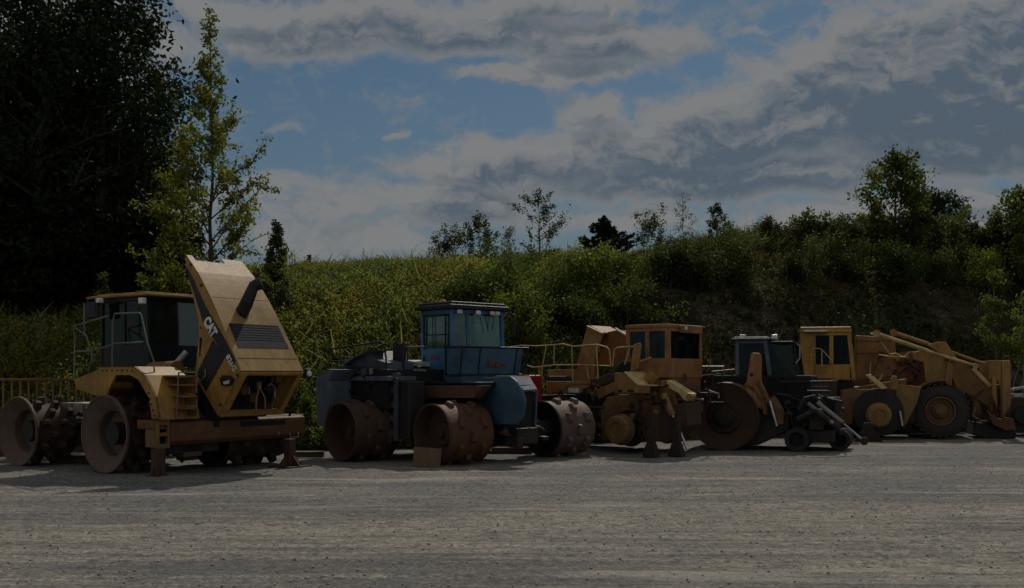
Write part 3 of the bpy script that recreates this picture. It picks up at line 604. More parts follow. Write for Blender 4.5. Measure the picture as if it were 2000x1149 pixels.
# mesh guard round the platform in front of the cab
xg = x1 + .55
gz0, gz1 = zb + .18, zw + .02
q = B.x(xg, (880, 688), (1006, 688))
gu = MB(); ya, yb = 1.45, 3.75
gu.prism([(xg - .1, ya, gz0), (xg - .1, yb - .25, gz0), (xg, yb - .2, gz1), (xg, ya, gz1)], (-.015, 0, 0)); gu.prism([(x1 - .1, ya, gz0), (xg - .1, ya, gz0), (xg, ya, gz1), (x1 - .1, ya, gz1)], (0, .015, 0)); gu.build('guard_panel', 'bluedull', P)
gu = MB(); gu.tube([(x1 - .15, ya, gz1), (xg, ya, gz1), (xg, yb, gz1)], .025); gu.tube([(xg, yb, gz1), (xg - .12, yb - .1, gz0)], .025); gu.tube([(xg, yb - .42, gz1), (xg - .1, yb - .45, gz0)], .025); gu.tube([(xg, ya, gz1), (xg - .1, ya, gz0), (x1 - .15, ya, gz0), (x1 - .15, ya, gz1)], .025); gu.tube([(xg, ya + .6, gz1), (xg - .1, ya + .6, gz0)], .022); gu.tube([(xg - .1, ya, gz0), (xg - .1, yb - .1, gz0)], .022); gu.build('guard_frame', 'blackpaint', P)
bd = MB(); bd.box((x1 - .2, 1.5, zb - .02), (xg - .12, 3.4, zb + .15)); bd.build('platform', 'bluedull', P, bevel=.01)
text(P, 'Rex', (xg - .02, ya + .92, gz0 + .19), (0, 1, 0), (.12, .12, 1), .17, 'redmark', weight=.015, aspect=1.7)
# ladder and post left of the cab
ld = MB(); q = B.y(-.1, (752, 738), (774, 862)); xa_, xb_ = q[0].x, q[1].x
ld.box((xa_, -.12, q[1].z), (xa_ + .07, .1, q[0].z)); ld.box((xb_ - .10, -.12, q[1].z), (xb_, -.02, q[0].z))
for k in range(5): z = q[1].z + .12 + k * (q[0].z - q[1].z - .16) / 4; ld.box((xa_ + .07, -.11, z), (xb_ - .10, .12, z + .16))
ld.build('ladder', 'slate', P, bevel=.008)
bk = MB(); q = B.y(.02, (775, 745), (800, 860)); bk.box((q[0].x, .0, .55), (q[1].x, .5, q[0].z)); bk.box((q[0].x - .6, .15, .6), (q[0].x, .6, 1.5)); bk.build('side_tank', 'dark', P, bevel=.03)
po = MB(); q = B.y(.5, (770, 672), (786, 745)); po.box((q[0].x, .45, q[1].z), (q[1].x, .68, q[0].z)); po.tube([(q[1].x + .02, .5, q[0].z), (q[1].x + .12, .45, q[0].z + .04), (q[1].x + .14, .45, q[1].z)], .03); po.build('exhaust_stack', 'dark', P, bevel=.02)
rail(P, [B.y(.6, (790, 678), (828, 677)), B.y(.6, (792, 724), (830, 724)), B.y(.6, (792, 740), (794, 690), (800, 678))], .02, 'steel')
# rear engine hull
yh = -.55
hu = MB()
q = B.y(-.95, (616, 742), (640, 721), (652, 722), (640, 745), (641, 790), (636, 835), (618, 830)); hu.prism(q, (0, 1.4, 0)); hu.build('rear_fender', 'greyblue', P, bevel=.015)
hu = MB(); q = B.y(-.3, (655, 735), (756, 735), (756, 744), (655, 744)); hu.prism(q, (0, .9, 0)); hu.build('fender_top', 'greyblue', P, bevel=.01)
hu = MB(); q = B.y(-.25, (642, 722), (655, 718), (690, 715), (755, 722), (755, 800), (642, 800)); hu.prism(q, (0, 2.6, 0)); hu.build('engine_hull', 'interior', P, bevel=.02)
hu = MB(); q = B.y(-.1, (668, 720), (692, 700), (718, 685), (728, 700), (752, 708), (754, 726), (672, 726)); hu.prism(q, (0, .9, 0)); hu.build('engine_cover', 'slate', P, bevel=.015)
hu = MB(); q = B.y(-.25, (668, 708), (712, 688), (722, 684), (690, 700), (670, 714)); hu.prism(q, (0, .6, 0)); hu.build('cover_flap', 'greyblue', P, bevel=.008)
hu = MB(); q = B.y(.9, (735, 700), (770, 706), (768, 716), (735, 712)); hu.prism(q, (0, .8, 0)); q = B.y(1.2, (790, 703), (818, 708), (818, 716), (790, 714)); hu.prism(q, (0, .6, 0)); hu.build('battery_box', 'whitish', P, bevel=.01)
hu = MB(); q = B.y(1.25, (800, 708), (808, 716)); hu.box((q[0].x, 1.15, q[1].z - .05), (q[1].x + .05, 1.35, q[0].z)); hu.build('fuel_cap', 'red', P, bevel=.02)
rail(P, [B.y(-.2, (645, 682), (690, 676), (745, 668), (750, 672), (754, 700), (756, 760)), B.y(-.2, (650, 706), (676, 706), (700, 696)), B.y(-.2, (670, 681), (686, 695))], .025, 'dark')

# board leaning on the blue compactor's drum
q = Vector(((833 - 1000) / FPX * 24.15, 24.15, 0))
bo = MB(); bo.obox((0, 0, .225), (.66, .035, .46), Matrix.Rotation(R(-14), 3, 'X')); o = bo.build('board', 'wood', None, bevel=.006); o.location = q; o.rotation_euler = (0, R(3), R(-4)); tag(o, 'brown board leaning on the wide drum of the blue compactor', 'board')
# beams lying on the gravel
for i, (x0_, x1_, Y_, lab) in enumerate(((572, 632, 26.9, 'rusty beam lying on the gravel beyond the left compactors'), (960, 1040, 28.4, 'pale beam on the gravel seen behind the blue compactor'), (100, 186, 25.4, 'long pale beam on the gravel behind the tipped-hood compactor drums'))):
    be = MB(); L = (x1_ - x0_) / FPX * Y_; be.box((-L / 2, -.1, 0), (L / 2, .1, .13)); be.box((-L / 2, -.16, .13), (L / 2, .16, .16)); o = be.build('steel_beam', 'rustlight', None, bevel=.006); o.location = (((x0_ + x1_) / 2 - 1000) / FPX * Y_, Y_, 0); o.rotation_euler = (0, 0, R(-3)); tag(o, lab, 'beam', 'beams lying on the gravel')
# ================================================================ C: yellow compactor without drums, orange cab
C = Frame(1203, 28.0, -40)
P = thing('stripped_compactor', 'yellow compactor stripped of its drums, with an orange cab and yellow handrails', 'compactor', C.o, C.th, 'landfill compactors parked in the row')
def hub(P, x, y, z, r, m, m2, far=None, L=.5):
    h = MB(); h.lathe([(.05, r * .5), (0, r * .55), (0, r * .9), (.03, r), (L * .45, r), (L * .45, r * 1.12), (L * .55, r * 1.12), (L * .55, r * .8), (L, r * .78)], (x, y, z), (0, 1, 0), 32); h.lathe([(.045, 0), (.045, r * .5)], (x, y, z), (0, 1, 0), 32)
    o = h.build('wheel_hub', m, P)
    g = MB(); g.tube([(x, y + L, z), (x, (far if far else y + 3), z)], r * .72, 16); g.build('axle', m2, P)
    return o
hub(P, 0, 0, .66, .39, 'oldyellow', 'dark', 3.4)
hub(P, -3.5, .2, .66, .36, 'rustyellow', 'dark', 3.4)
h2 = MB(); h2.lathe([(0, .5), (.1, .52), (.1, .3)], (0, .62, .68), (0, 1, 0), 28); h2.build('brake_drum', 'rust', P)
# main front block
b = MB(); q = C.y(.75, (1185, 775), (1278, 765), (1290, 800), (1286, 858), (1175, 862), (1172, 800)); b.prism(q, (0, 2.1, 0)); b.build('front_frame', 'rustyellow', P, bevel=.03)
b = MB(); q = C.y(.25, (1200, 728), (1220, 728), (1245, 752), (1268, 754), (1268, 768), (1200, 768)); b.prism(q, (0, .05, 0)); b.build('fender', 'oldyellow', P, bevel=.01)
b = MB(); qa = C.y(.24, (1219, 728), (1245, 753), (1270, 755)); z_ = qa[0].z
b.prism([qa[0], qa[1], qa[1] + Vector((.0, 1.0, 0)), qa[0] + Vector((0, 1.0, 0))], (0, 0, .03)); b.prism([qa[1] + Vector((0, 0, .002)), qa[2] + Vector((0, 0, .002)), qa[2] + Vector((0, 1.0, 0)), qa[1] + Vector((0, 1.0, .002))], (0, 0, .03)); b.build('fender_top', 'paleyellow', P, bevel=.008)
b = MB(); q = C.y(.22, (1206, 762), (1214, 765)); b.box((q[0].x, .20, q[1].z), (q[1].x, .24, q[0].z)); q = C.y(.22, (1226, 762), (1236, 765)); b.box((q[0].x, .20, q[1].z), (q[1].x, .24, q[0].z)); b.build('fender_slot', 'interior', P)
# blade lift arms and cylinders at the near end
def Cx(x, *p): return C.x(x, *p)
b = MB(); q = C.y(.8, (1256, 738), (1268, 726), (1284, 738), (1276, 752), (1262, 752)); b.prism(q, (0, .12, 0)); q = C.y(.9, (1283, 745), (1302, 742), (1322, 798), (1318, 812), (1300, 806), (1280, 760)); b.prism(q, (0, .16, 0)); b.build('lift_arm', 'oldyellow', P, bevel=.015)
b = MB(); q = C.y(.7, (1303, 742), (1348, 770), (1342, 784), (1334, 780), (1325, 768), (1300, 755)); b.prism(q, (0, .35, 0)); b.build('lift_bracket', 'paleyellow', P, bevel=.015)
b = MB(); q = C.y(.75, (1285, 800), (1340, 785), (1344, 830), (1300, 868), (1282, 860)); b.prism(q, (0, .75, 0)); b.build('lift_frame', 'rust', P, bevel=.03)
b = MB(); q = C.y(.6, (1314, 812), (1343, 878)); b.tube([q[0], q[1]], .042, 12); b.build('cylinder_rod', 'chrome', P)
b = MB(); q = C.y(.62, (1296, 770), (1314, 812)); b.tube([q[0], q[1]], .10, 14); q = C.y(.62, (1346, 776)); b.lathe([(0, .10), (.12, .10), (.12, 0)], q, (0, 1, 0), 16); b.lathe([(0, 0), (0, .10)], q, (0, 1, 0), 16); b.build('lift_cylinder', 'oldyellow', P, bevel=.008)
b = MB(); b.tube(C.y(.7, (1275, 790), (1276, 772), (1284, 765), (1290, 745)), .022); b.tube(C.y(.7, (1262, 772), (1270, 760), (1268, 745)), .02); b.build('hose', 'blackpaint', P)
# deck from engine to front
b = MB(); q = C.y(1.05, (1150, 768), (1200, 745), (1204, 762), (1160, 785)); b.prism(q, (0, .15, 0)); b.build('step_rail', 'oldyellow', P, bevel=.01)
b = MB(); q = C.y(1.1, (1150, 742), (1190, 728), (1200, 732), (1200, 745), (1160, 760), (1148, 758)); b.prism(q, (0, .5, 0)); b.build('air_cleaner', 'rust', P, bevel=.05)
b = MB(); q = C.y(1.0, (1066, 768), (1150, 768), (1150, 745), (1066, 745)); b.prism(q, (0, 2.0, 0)); b.build('rear_frame', 'oldyellow', P, bevel=.015)
b = MB(); q = C.y(.99, (1110, 758), (1131, 767)); b.box((q[0].x, .975, q[1].z), (q[1].x, .99, q[0].z)); b.build('data_plate', 'whitish', P)
b = MB(); q = C.y(1.05, (1030, 772), (1170, 772), (1176, 850), (1120, 840), (1060, 835)); b.prism(q, (0, 1.9, 0)); b.build('engine', 'interior', P, bevel=.03)
b = MB(); q = C.y(1.3, (1068, 735), (1112, 735), (1118, 748), (1066, 748)); b.prism(q, (0, .8, 0)); b.build('fuel_tank', 'blackpaint', P, bevel=.04)
b = MB(); q = C.y(1.28, (1072, 736), (1104, 739)); b.box((q[0].x, 1.3, q[0].z), (q[1].x, 2.0, q[0].z + .03)); b.build('tank_strap', 'whitish', P)
b = MB(); q = C.y(1.35, (1070, 748), (1070, 722), (1125, 722), (1140, 690), (1160, 700), (1160, 748)); b.prism(q, (0, .1, 0)); b.build('engine_guard', 'orange', P, bevel=.01)
# raised engine hood sheets, orange
b = MB(); q = C.y(1.6, (1126, 712), (1146, 640), (1150, 638), (1177, 652), (1160, 716)); b.prism(q, (0, .05, 0)); b.prism([q[2] + Vector((0, .05, 0)), q[3] + Vector((0, .05, 0)), q[3] + Vector((0, 1.1, .0)), q[2] + Vector((0, 1.1, 0))], (0, 0, .04)); b.build('hood', 'orange', P, bevel=.01)
b = MB(); q = C.y(1.9, (1168, 716), (1180, 650), (1204, 645), (1222, 656), (1222, 716)); b.prism(q, (0, .9, 0)); b.build('hood_side', 'darkorange', P, bevel=.015)
b = MB(); q = C.y(1.58, (1147, 637), (1177, 651)); b.beam(q[0], q[1], .08, .03); q = C.y(1.88, (1202, 641), (1222, 654)); b.beam(q[0], q[1], .08, .03); b.build('hood_edge', 'paleyellow', P)
# handrails
rail(P, [C.y(.95, (997, 678), (1018, 675), (1045, 676), (1082, 674), (1100, 672), (1120, 677), (1165, 673), (1185, 678), (1190, 684), (1193, 714)),
         C.y(.95, (1030, 714), (1042, 718), (1085, 713), (1145, 713), (1192, 715)), C.y(.95, (1067, 676), (1060, 712), (1057, 748)), C.y(.95, (1083, 674), (1082, 712)), C.y(.95, (1117, 678), (1118, 712), (1119, 745)),
         C.y(.95, (1053, 716), (1052, 748)), C.y(.95, (1165, 674), (1167, 714), (1168, 740)), C.y(.95, (1145, 713), (1150, 740)),
         C.y(.9, (1196, 716), (1200, 682), (1206, 679), (1232, 677), (1240, 676)), C.y(.9, (1230, 680), (1220, 712)), C.y(.9, (1240, 674), (1250, 670), (1252, 680), (1240, 708), (1238, 728)), C.y(.9, (1248, 707), (1272, 698))], .02, 'railyellow')
b = MB(); q = C.y(.85, (1237, 676), (1252, 673), (1246, 720), (1230, 728)); b.prism(q, (0, .05, 0)); b.build('ladder_panel', 'oldyellow', P, bevel=.01)
b = MB(); c_ = C.y(1.1, (1220, 722)); b.lathe([(0, .24), (.5, .24), (.5, 0)], c_, (0, 1, 0), 24); b.lathe([(0, 0), (0, .24)], c_, (0, 1, 0), 24); b.build('exhaust_muffler', 'blackpaint', P, bevel=.02)
# cab
x0, x1 = C.y(1.2, (1222, 680)).x, C.y(1.2, (1306, 680)).x
zb = C.y(1.2, (1290, 738)).z; zt = C.y(1.2, (1290, 640)).z; zw = C.y(1.2, (1290, 700)).z
cab(P, C, x0, x1, 1.2, 3.05, zb, zw, zt, 'orange', 'teal', lean=0.0, side_posts=(.5,), near_posts=(), post=.13, mroof='orange', roof_over=.02, roof_h=.1, near_glass=M['darkglass'])
seat(P, (x0 + x1) / 2 - .2, 2.1, zb, 1)
b = MB(); b.box((x1 + .0, 1.75, zt - .14), (x1 + .16, 2.95, zt + .08)); b.build('visor', 'orange', P, bevel=.02)
b = MB(); b.box((x1 + .16, 1.78, zt - .06), (x1 + .2, 1.9, zt + .04)); b.build('work_light', 'lamp', P, bevel=.01)
b = MB(); b.box((x1 + .16, 2.8, zt - .1), (x1 + .22, 2.95, zt + .04)); b.box((x0 + .1, 1.7, zt + .1), (x0 + .7, 2.4, zt + .16)); b.tube([(x0 + .0, 1.3, zt + .1), (x0 + .02, 1.3, zt + .8)], .012); b.build('roof_fittings', 'dark', P)
b = MB(); b.box((x0 - .1, 1.3, zb - .45), (x1 - .02, 3.0, zb - .01)); b.box((x0 + .2, 1.5, zb - 1.0), (x1 + .3, 2.6, zb - .46)); b.build('cab_base', 'darkorange', P, bevel=.02)
b = MB(); q = C.y(1.5, (1300, 752), (1400, 752)); b.box((x1 + .0, 2.2, zb - .52), (x1 + .6, 3.2, zb - .42)); b.tube([(x1 + .02, 3.1, zb + .05), (x1 + .6, 3.1, zb + .1), (x1 + .6, 3.1, zb - .4)], .025); b.tube([(x1 + .3, 3.1, zb + .08), (x1 + .3, 3.1, zb - .4)], .022); b.build('front_deck', 'dark', P)
def stand2(px, Y_, w, h, label, rz=-40):
    X = (px - 1000) / FPX * Y_; S = thing('support_stand', label, 'stand', (X, Y_, 0), R(rz), 'steel stands propping up the machines')
    p = MB(); p.prism([(-w * .5, -w * .4, .02), (w * .5, -w * .4, .02), (w * .32, -w * .4, h), (-w * .32, -w * .4, h)], (0, w * .8, 0)); p.build('post', 'mudbrown', S, bevel=.01)
    p = MB(); p.prism([(-w, -w * .5, 0), (w, -w * .5, 0), (w * .50, -w * .5, .34), (-w * .50, -w * .5, .34)], (0, w, 0)); p.build('foot', 'mudbrown', S, bevel=.01)
stand2(1272, 27.0, .22, 1.15, 'dark tapered stand under the yellow lift frame, nearest the fat wheel hub')
stand2(1322, 27.2, .22, 1.05, 'dark tapered stand beside the silver rod of the stripped compactor')
# red machine part standing between blue and yellow machines
rd = thing('fuel_tank', 'red tank standing behind the nose of the blue compactor', 'tank', ((1030 - 1000) / FPX * 30.3, 30.3, 0), R(-40))
b = MB(); b.box((-.5, -.3, 1.0), (.35, .3, 2.16)); b.build('shell', 'red', rd, bevel=.06)
b = MB(); b.box((-.45, -.25, 0), (-.35, .25, 1.0)); b.box((.2, -.25, 0), (.3, .25, 1.0)); b.build('leg', 'dark', rd)
b = MB(); b.tube([(-.1, 0, 2.16), (-.1, 0, 2.22)], .07, 12); b.build('cap', 'blackpaint', rd)

# ================================================================ D: grey cab machine with the big bare drum
D = Frame(1415, 29.5, -22)
P = thing('wheel_dozer', 'dark grey-cab dozer with one huge brown drum and an upright orange arm', 'dozer', D.o, D.th)
dd = MB(); Rr = .97
dd.lathe([(.02, Rr - .02), (0, Rr), (.62, Rr + .02), (1.0, Rr), (1.0, Rr - .05), (.5, Rr - .08), (.5, 0)], (0, 0, 0), (0, 1, 0), 56); o = dd.build('drum', 'rustlight', P); o.location = (0, -.15, Rr)  # the drum's lit outer surface is put into this paler rust
dd = MB(); dd.lathe([(.16, .52), (.10, .46), (.10, .30), (.0, .26), (-.03, .12), (-.03, 0)], (0, 0, 0), (0, 1, 0), 48); dd.build('rim', 'mudbrown', o)
dd = MB(); dd.lathe([(.01, Rr - .03), (.03, Rr - .06), (.16, .50)], (0, 0, 0), (0, 1, 0), 48); dd.build('drum_face', 'rust', o)
b = MB()
for k in range(10): a = k * math.pi / 5; b.lathe([(0, .03), (-.04, .03), (-.04, 0)], (.44 * math.cos(a), .02, .44 * math.sin(a)), (0, 1, 0), 8)
b.build('wheel_nuts', 'rust', o)
# hoop added at the drum's upper right, standing in for its lit edge
b = MB(); N = 14; r1, r2 = 1.00, 1.10
for k in range(N):
    a0, a1 = math.pi * (.02 + .33 * k / N), math.pi * (.02 + .33 * (k + 1) / N)
    c_ = Vector((.10, 0, Rr)); pt = lambda a, r: c_ + Vector((r * math.cos(a), 0, r * math.sin(a)))
    b.prism([pt(a0, r1), pt(a1, r1), pt(a1, r2), pt(a0, r2)], (0, 1.0, 0))
b.build('fender', 'rustyellow', P, bevel=.005)
b = MB(); q = D.y(.3, (1462, 770), (1500, 790), (1540, 812), (1540, 840), (1480, 870), (1440, 872), (1460, 830)); b.prism(q, (0, 1.5, 0)); b.build('front_frame', 'dark', P, bevel=.03)
b = MB(); q = D.y(.0, (1455, 768), (1466, 692), (1470, 689), (1484, 690), (1487, 700), (1487, 800), (1470, 790)); b.prism(q, (0, .12, 0)); b.build('lift_arm', 'orange', P, bevel=.015)
b = MB(); q = D.y(-.01, (1468, 732)); b.lathe([(0, .05), (.012, .05), (.012, 0)], q, (0, 1, 0), 16); b.lathe([(0, 0), (0, .05)], q, (0, 1, 0), 16); b.build('pin_hole', 'interior', P)
b = MB(); q = D.y(-.05, (1503, 778), (1512, 772), (1530, 800), (1530, 828), (1515, 832), (1508, 812)); b.prism(q, (0, .1, 0)); b.build('arm_link', 'rustyellow', P, bevel=.01)
b = MB(); q = D.y(-.12, (1503, 783), (1517, 833)); b.tube([q[0], q[1]], .04, 12); b.build('cylinder_rod', 'chrome', P)
b = MB(); q = D.y(-.05, (1483, 745), (1500, 783)); b.tube([q[0], q[1]], .07, 12); b.build('lift_cylinder', 'rustyellow', P)
# body
b = MB(); b.box((-1.2, 1.0, .7), (2.3, 3.0, 2.15)); b.box((1.9, .9, .5), (3.0, 2.8, 1.5)); b.build('chassis', 'interior', P, bevel=.04)
x0 = D.y(1.1, (1436, 700)).x; x1 = D.y(1.1, (1508, 700)).x; zb = D.y(1.1, (1500, 745)).z; zt = D.y(1.1, (1500, 664)).z
cab(P, D, x0, x1, 1.1, 2.95, zb, zb + .12, zt, 'greyblue', 'darkglass', post=.11, mroof='slate', roof_over=.1, roof_h=.1, lean=.15)
seat(P, x0 + .5, 2.1, zb - .1, 1)
b = MB(); xw = x1 + .45; b.prism([(x1 - .1, 1.25, zb), (xw + .25, 1.45, zb), (xw + .1, 1.5, zt - .1), (x1 - .15, 1.25, zt - .1)], (0, .02, 0)); b.prism([(xw + .25, 1.46, zb), (xw + .25, 2.9, zb), (xw + .1, 2.9, zt - .1), (xw + .1, 1.5, zt - .1)], (-.02, 0, 0)); b.build('window', 'darkglass', P)
b = MB(); b.box((x1 - .1, 1.2, zt - .1), (xw + .14, 2.95, zt - .04)); b.beam((xw + .27, 1.44, zb), (xw + .12, 1.47, zt - .1), .05, .05); b.beam((xw + .27, 2.92, zb), (xw + .12, 2.92, zt - .1), .05, .05); b.box((x1 - .1, 1.2, zb - .45), (xw + .5, 3.0, zb - .02)); b.build('windscreen_frame', 'blackpaint', P, bevel=.01)
b = MB(); q = D.y(.95, (1446, 657), (1508, 657)); 
for p_ in q: b.box((p_.x - .02, .92, p_.z - .08), (p_.x + .16, 1.02, p_.z + .05))
b.build('work_light', 'lamp', P, bevel=.02)
rail(P, [D.y(1.3, (1556, 672), (1562, 676), (1562, 700), (1554, 710)), D.y(1.2, (1372, 716), (1414, 716)), D.y(1.2, (1390, 726), (1435, 722)), D.y(1.2, (1414, 712), (1415, 740)), D.y(1.2, (1401, 726), (1402, 745))], .02, 'steel')
b = MB(); gx0, gx1 = x1 + .25, x1 + 1.6
b.tube([(gx0, .9, zb - .02), (gx1 + .1, .9, zb - .0), (gx1 + .1, 2.6, zb - .0)], .03); b.tube([(gx1 + .1, .9, zb), (gx1 - .15, .95, zb - .75), (gx0, .95, zb - .75)], .03)
for k in range(9): x = gx0 + .1 + k * .14; b.tube([(x, .9, zb - .02), (x - .03, .93, zb - .75)], .008, 5)
for k in range(5): b.tube([(gx0, .92, zb - .14 - k * .13), (gx1 + .05 - k * .03, .92, zb - .14 - k * .13)], .008, 5)
b.build('guard_frame', 'dark', P)
# hydraulic cylinders slanting down to the right, small idler drums
b = MB(); q = D.y(-.3, (1596, 786), (1646, 826), (1648, 828), (1688, 862)); b.tube([q[0], q[1]], .06, 12); b.tube([q[0] + Vector((-.3, .5, -.05)), q[1] + Vector((-.3, .5, -.05))], .06, 12); b.build('lift_cylinder', 'steel', P)
b = MB(); b.tube([q[2], q[3]], .032, 12); b.build('cylinder_rod', 'chrome', P)
b = MB(); b.lathe([(-.06, 0), (-.06, .11), (.06, .11), (.06, 0)], q[3], (0, 1, 0), 14); b.tube([D.y(-.2, (1560, 800)), D.y(-.2, (1572, 778)), D.y(-.2, (1590, 774)), D.y(-.2, (1605, 790))], .05, 10); b.build('cylinder_end', 'dark', P)
for i, (px, Y_, r, lab) in enumerate(((1556, 28.9, .34, 'small black steel roller on the gravel under the grey-cab dozer, left one'), (1640, 29.2, .30, 'small black steel roller on the gravel below the slanting silver rod'))):
    t = thing('steel_roller', lab, 'roller', ((px - 1000) / FPX * Y_, Y_, 0), R(-22), 'steel rollers under the dozer')
    m = MB(); m.lathe([(0, r * .62), (0, r), (.35, r), (.37, r * .8), (.9, r * .8), (.92, r), (1.2, r), (1.2, 0)], (0, 0, r), (0, 1, 0), 36); m.build('roller_shell', 'dark', t)
    m = MB(); m.lathe([(.12, 0), (.12, r * .6), (0.01, r * .62)], (0, 0, r), (0, 1, 0), 36); m.build('roller_face', 'interior', t)
b = MB(); b.box((2.1, .4, .25), (3.0, 1.0, .6)); b.box((2.3, .3, .6), (2.7, .8, 1.2)); b.tube([(2.0, .2, .9), (2.5, .1, 1.15), (3.1, .3, .7)], .09, 10); b.build('blade_mount', 'dark', P, bevel=.04)

# ================================================================ E: yellow cab tractor without wheels
E = Frame(1717, 34.0, -14)
P = thing('stripped_tractor', 'yellow-cab tractor with round yellow hub and no wheels, beside the loader', 'tractor', E.o, E.th)
hub(P, 0, -.1, .82, .375, 'catyellow', 'dark', 3.0, L=.5)
b = MB(); b.lathe([(.1, .62), (.12, .80), (.9, .80), (.9, .3)], (0, .1, .9), (0, 1, 0), 40); b.lathe([(.1, .2), (.1, .62)], (0, .1, .9), (0, 1, 0), 40); b.build('brake_drum', 'dark', P)
x0 = E.y(.9, (1563, 700)).x; x1 = E.y(.9, (1672, 700)).x; zb = E.y(.9, (1600, 742)).z; zt = E.y(.9, (1600, 650)).z; zw = E.y(.9, (1600, 712)).z
cab(P, E, x0, x1, .9, 2.6, zb, zw, zt, 'catyellow', 'darkglass', lean=.16, side_posts=(.24, .56), post=.14, mroof='catyellow', roof_over=.02, roof_h=.2, near_glass=M['glass'])
seat(P, (x0 + x1) / 2 - .1, 1.7, zb, 1)
b = MB(); q = E.y(.86, (1566, 672), (1590, 672)); b.box((x0 + .02, .885, zb - .0), (x0 + .46, .9, zt - .02)); b.build('rear_panel', 'catyellow', P, bevel=.01)
b = MB(); b.box((x0 + .5, .87, zb + .05), (x0 + 1.05, .915, zw - .03)); b.build('door', 'catyellow', P, bevel=.01)
b = MB(); b.box((x0 + .1, .6, zt + .02), (x0 + .9, .88, zt + .07)); b.build('gutter', 'whitish', P, bevel=.01)
rail(P, [E.y(.7, (1587, 681), (1600, 681), (1606, 684), (1624, 704)), E.y(.7, (1605, 684), (1605, 716))], .022, 'railyellow')
b = MB(); q = E.y(.7, (1574, 742), (1635, 742), (1635, 790), (1612, 800), (1574, 790)); b.prism(q, (0, 1.8, 0)); b.build('battery_box', 'rust', P, bevel=.02)
b = MB(); q = E.y(.9, (1612, 748), (1668, 748), (1668, 820), (1612, 800)); b.prism(q, (0, 1.4, 0)); b.build('cab_mount', 'interior', P, bevel=.02)
b = MB(); q = E.y(.3, (1646, 762), (1718, 760), (1690, 776), (1672, 792), (1664, 830), (1640, 825), (1640, 792)); b.prism(q, (0, .06, 0)); q2 = E.y(.8, (1640, 762), (1770, 740), (1775, 820), (1640, 835)); b.prism(q2, (0, 1.7, 0)); b.build('front_frame', 'rustyellow', P, bevel=.015)
b = MB(); q = E.y(.1, (1691, 733), (1701, 731), (1734, 758), (1722, 761)); b.prism(q, (0, .18, 0)); b.build('lift_arm', 'paleyellow', P, bevel=.012)
b = MB(); q = E.y(.2, (1740, 740), (1744, 734), (1752, 735), (1754, 746), (1752, 762), (1738, 760)); b.prism(q, (0, .14, 0)); q = E.y(.3, (1752, 750), (1800, 756), (1790, 790), (1768, 832), (1756, 826), (1758, 795), (1750, 780)); b.prism(q, (0, .8, 0)); b.build('arm_mount', 'oldyellow', P, bevel=.02)
b = MB(); b.tube(E.y(.15, (1757, 803), (1762, 832)), .04, 10); b.build('cylinder_rod', 'chrome', P)
b = MB(); b.box((-1.5, .8, .5), (1.2, 2.6, 1.0)); b.build('chassis', 'dark', P, bevel=.03)
stand2(1696, 33.4, .42, .60, 'dark stand under the yellow-cab tractor, left of its round yellow hub', -14)

# ================================================================ F: wheel loader
Fm = Frame(1837, 34.6, -16)
P = thing('wheel_loader', 'yellow wheel loader with long boom and one big black tyre, at the right end', 'loader', Fm.o, Fm.th)
def wheel(P, x, y, r, w, mt, mr):
    k = MB(); k.lathe([(.06, r * .52), (.0, r * .60), (-.01, r * .80), (.05, r * .93), (.10, r * .955), (w - .1, r * .955), (w - .04, r * .90), (w, r * .8), (w, r * .5)], (0, 0, 0), (0, 1, 0), 64)
    for i in range(26):
        a = 2 * math.pi * i / 26
        for sgn, yy in ((1, w * .27), (-1, w * .73)):
            rot = Matrix.Rotation(a + (0 if sgn > 0 else math.pi / 26), 3, 'Y') @ Matrix.Rotation(R(18 * sgn), 3, 'Z')
            k.obox(rot @ Vector((0, 0, r * .965)) + Vector((0, yy, 0)), (.10, w * .50, r * .075), rot)
        rot = Matrix.Rotation(a, 3, 'Y'); k.obox(rot @ Vector((0, 0, r * .90)) + Vector((0, .045, 0)), (.085, .05, r * .13), rot)
    o = k.build('wheel', mt, P); o.location = (x, y, r)
    h = MB(); h.lathe([(.03, r * .53), (.0, r * .53), (0, r * .49), (.16, r * .44), (.18, r * .30), (.10, r * .26), (.10, r * .17), (.02, r * .16), (.02, 0)], (0, 0, 0), (0, 1, 0), 40)
    for i in range(12): a = math.pi * i / 6; h.lathe([(.15, .03), (.11, .03), (.11, 0)], (r * .36 * math.cos(a), 0, r * .36 * math.sin(a)), (0, 1, 0), 6, False)
    h.build('rim', mr, o); return o
wheel(P, 0, 0, .93, .62, 'tyre', 'oldyellow')
wheel(P, 0, 2.3, .93, .62, 'tyre', 'oldyellow')
def Fy(y, *p): return Fm.y(y, *p)
b = MB(); b.tube([(0, .5, .93), (0, 2.4, .93)], .25, 16); b.box((-.9, .95, .6), (1.0, 1.9, 1.3)); b.build('axle', 'dark', P)
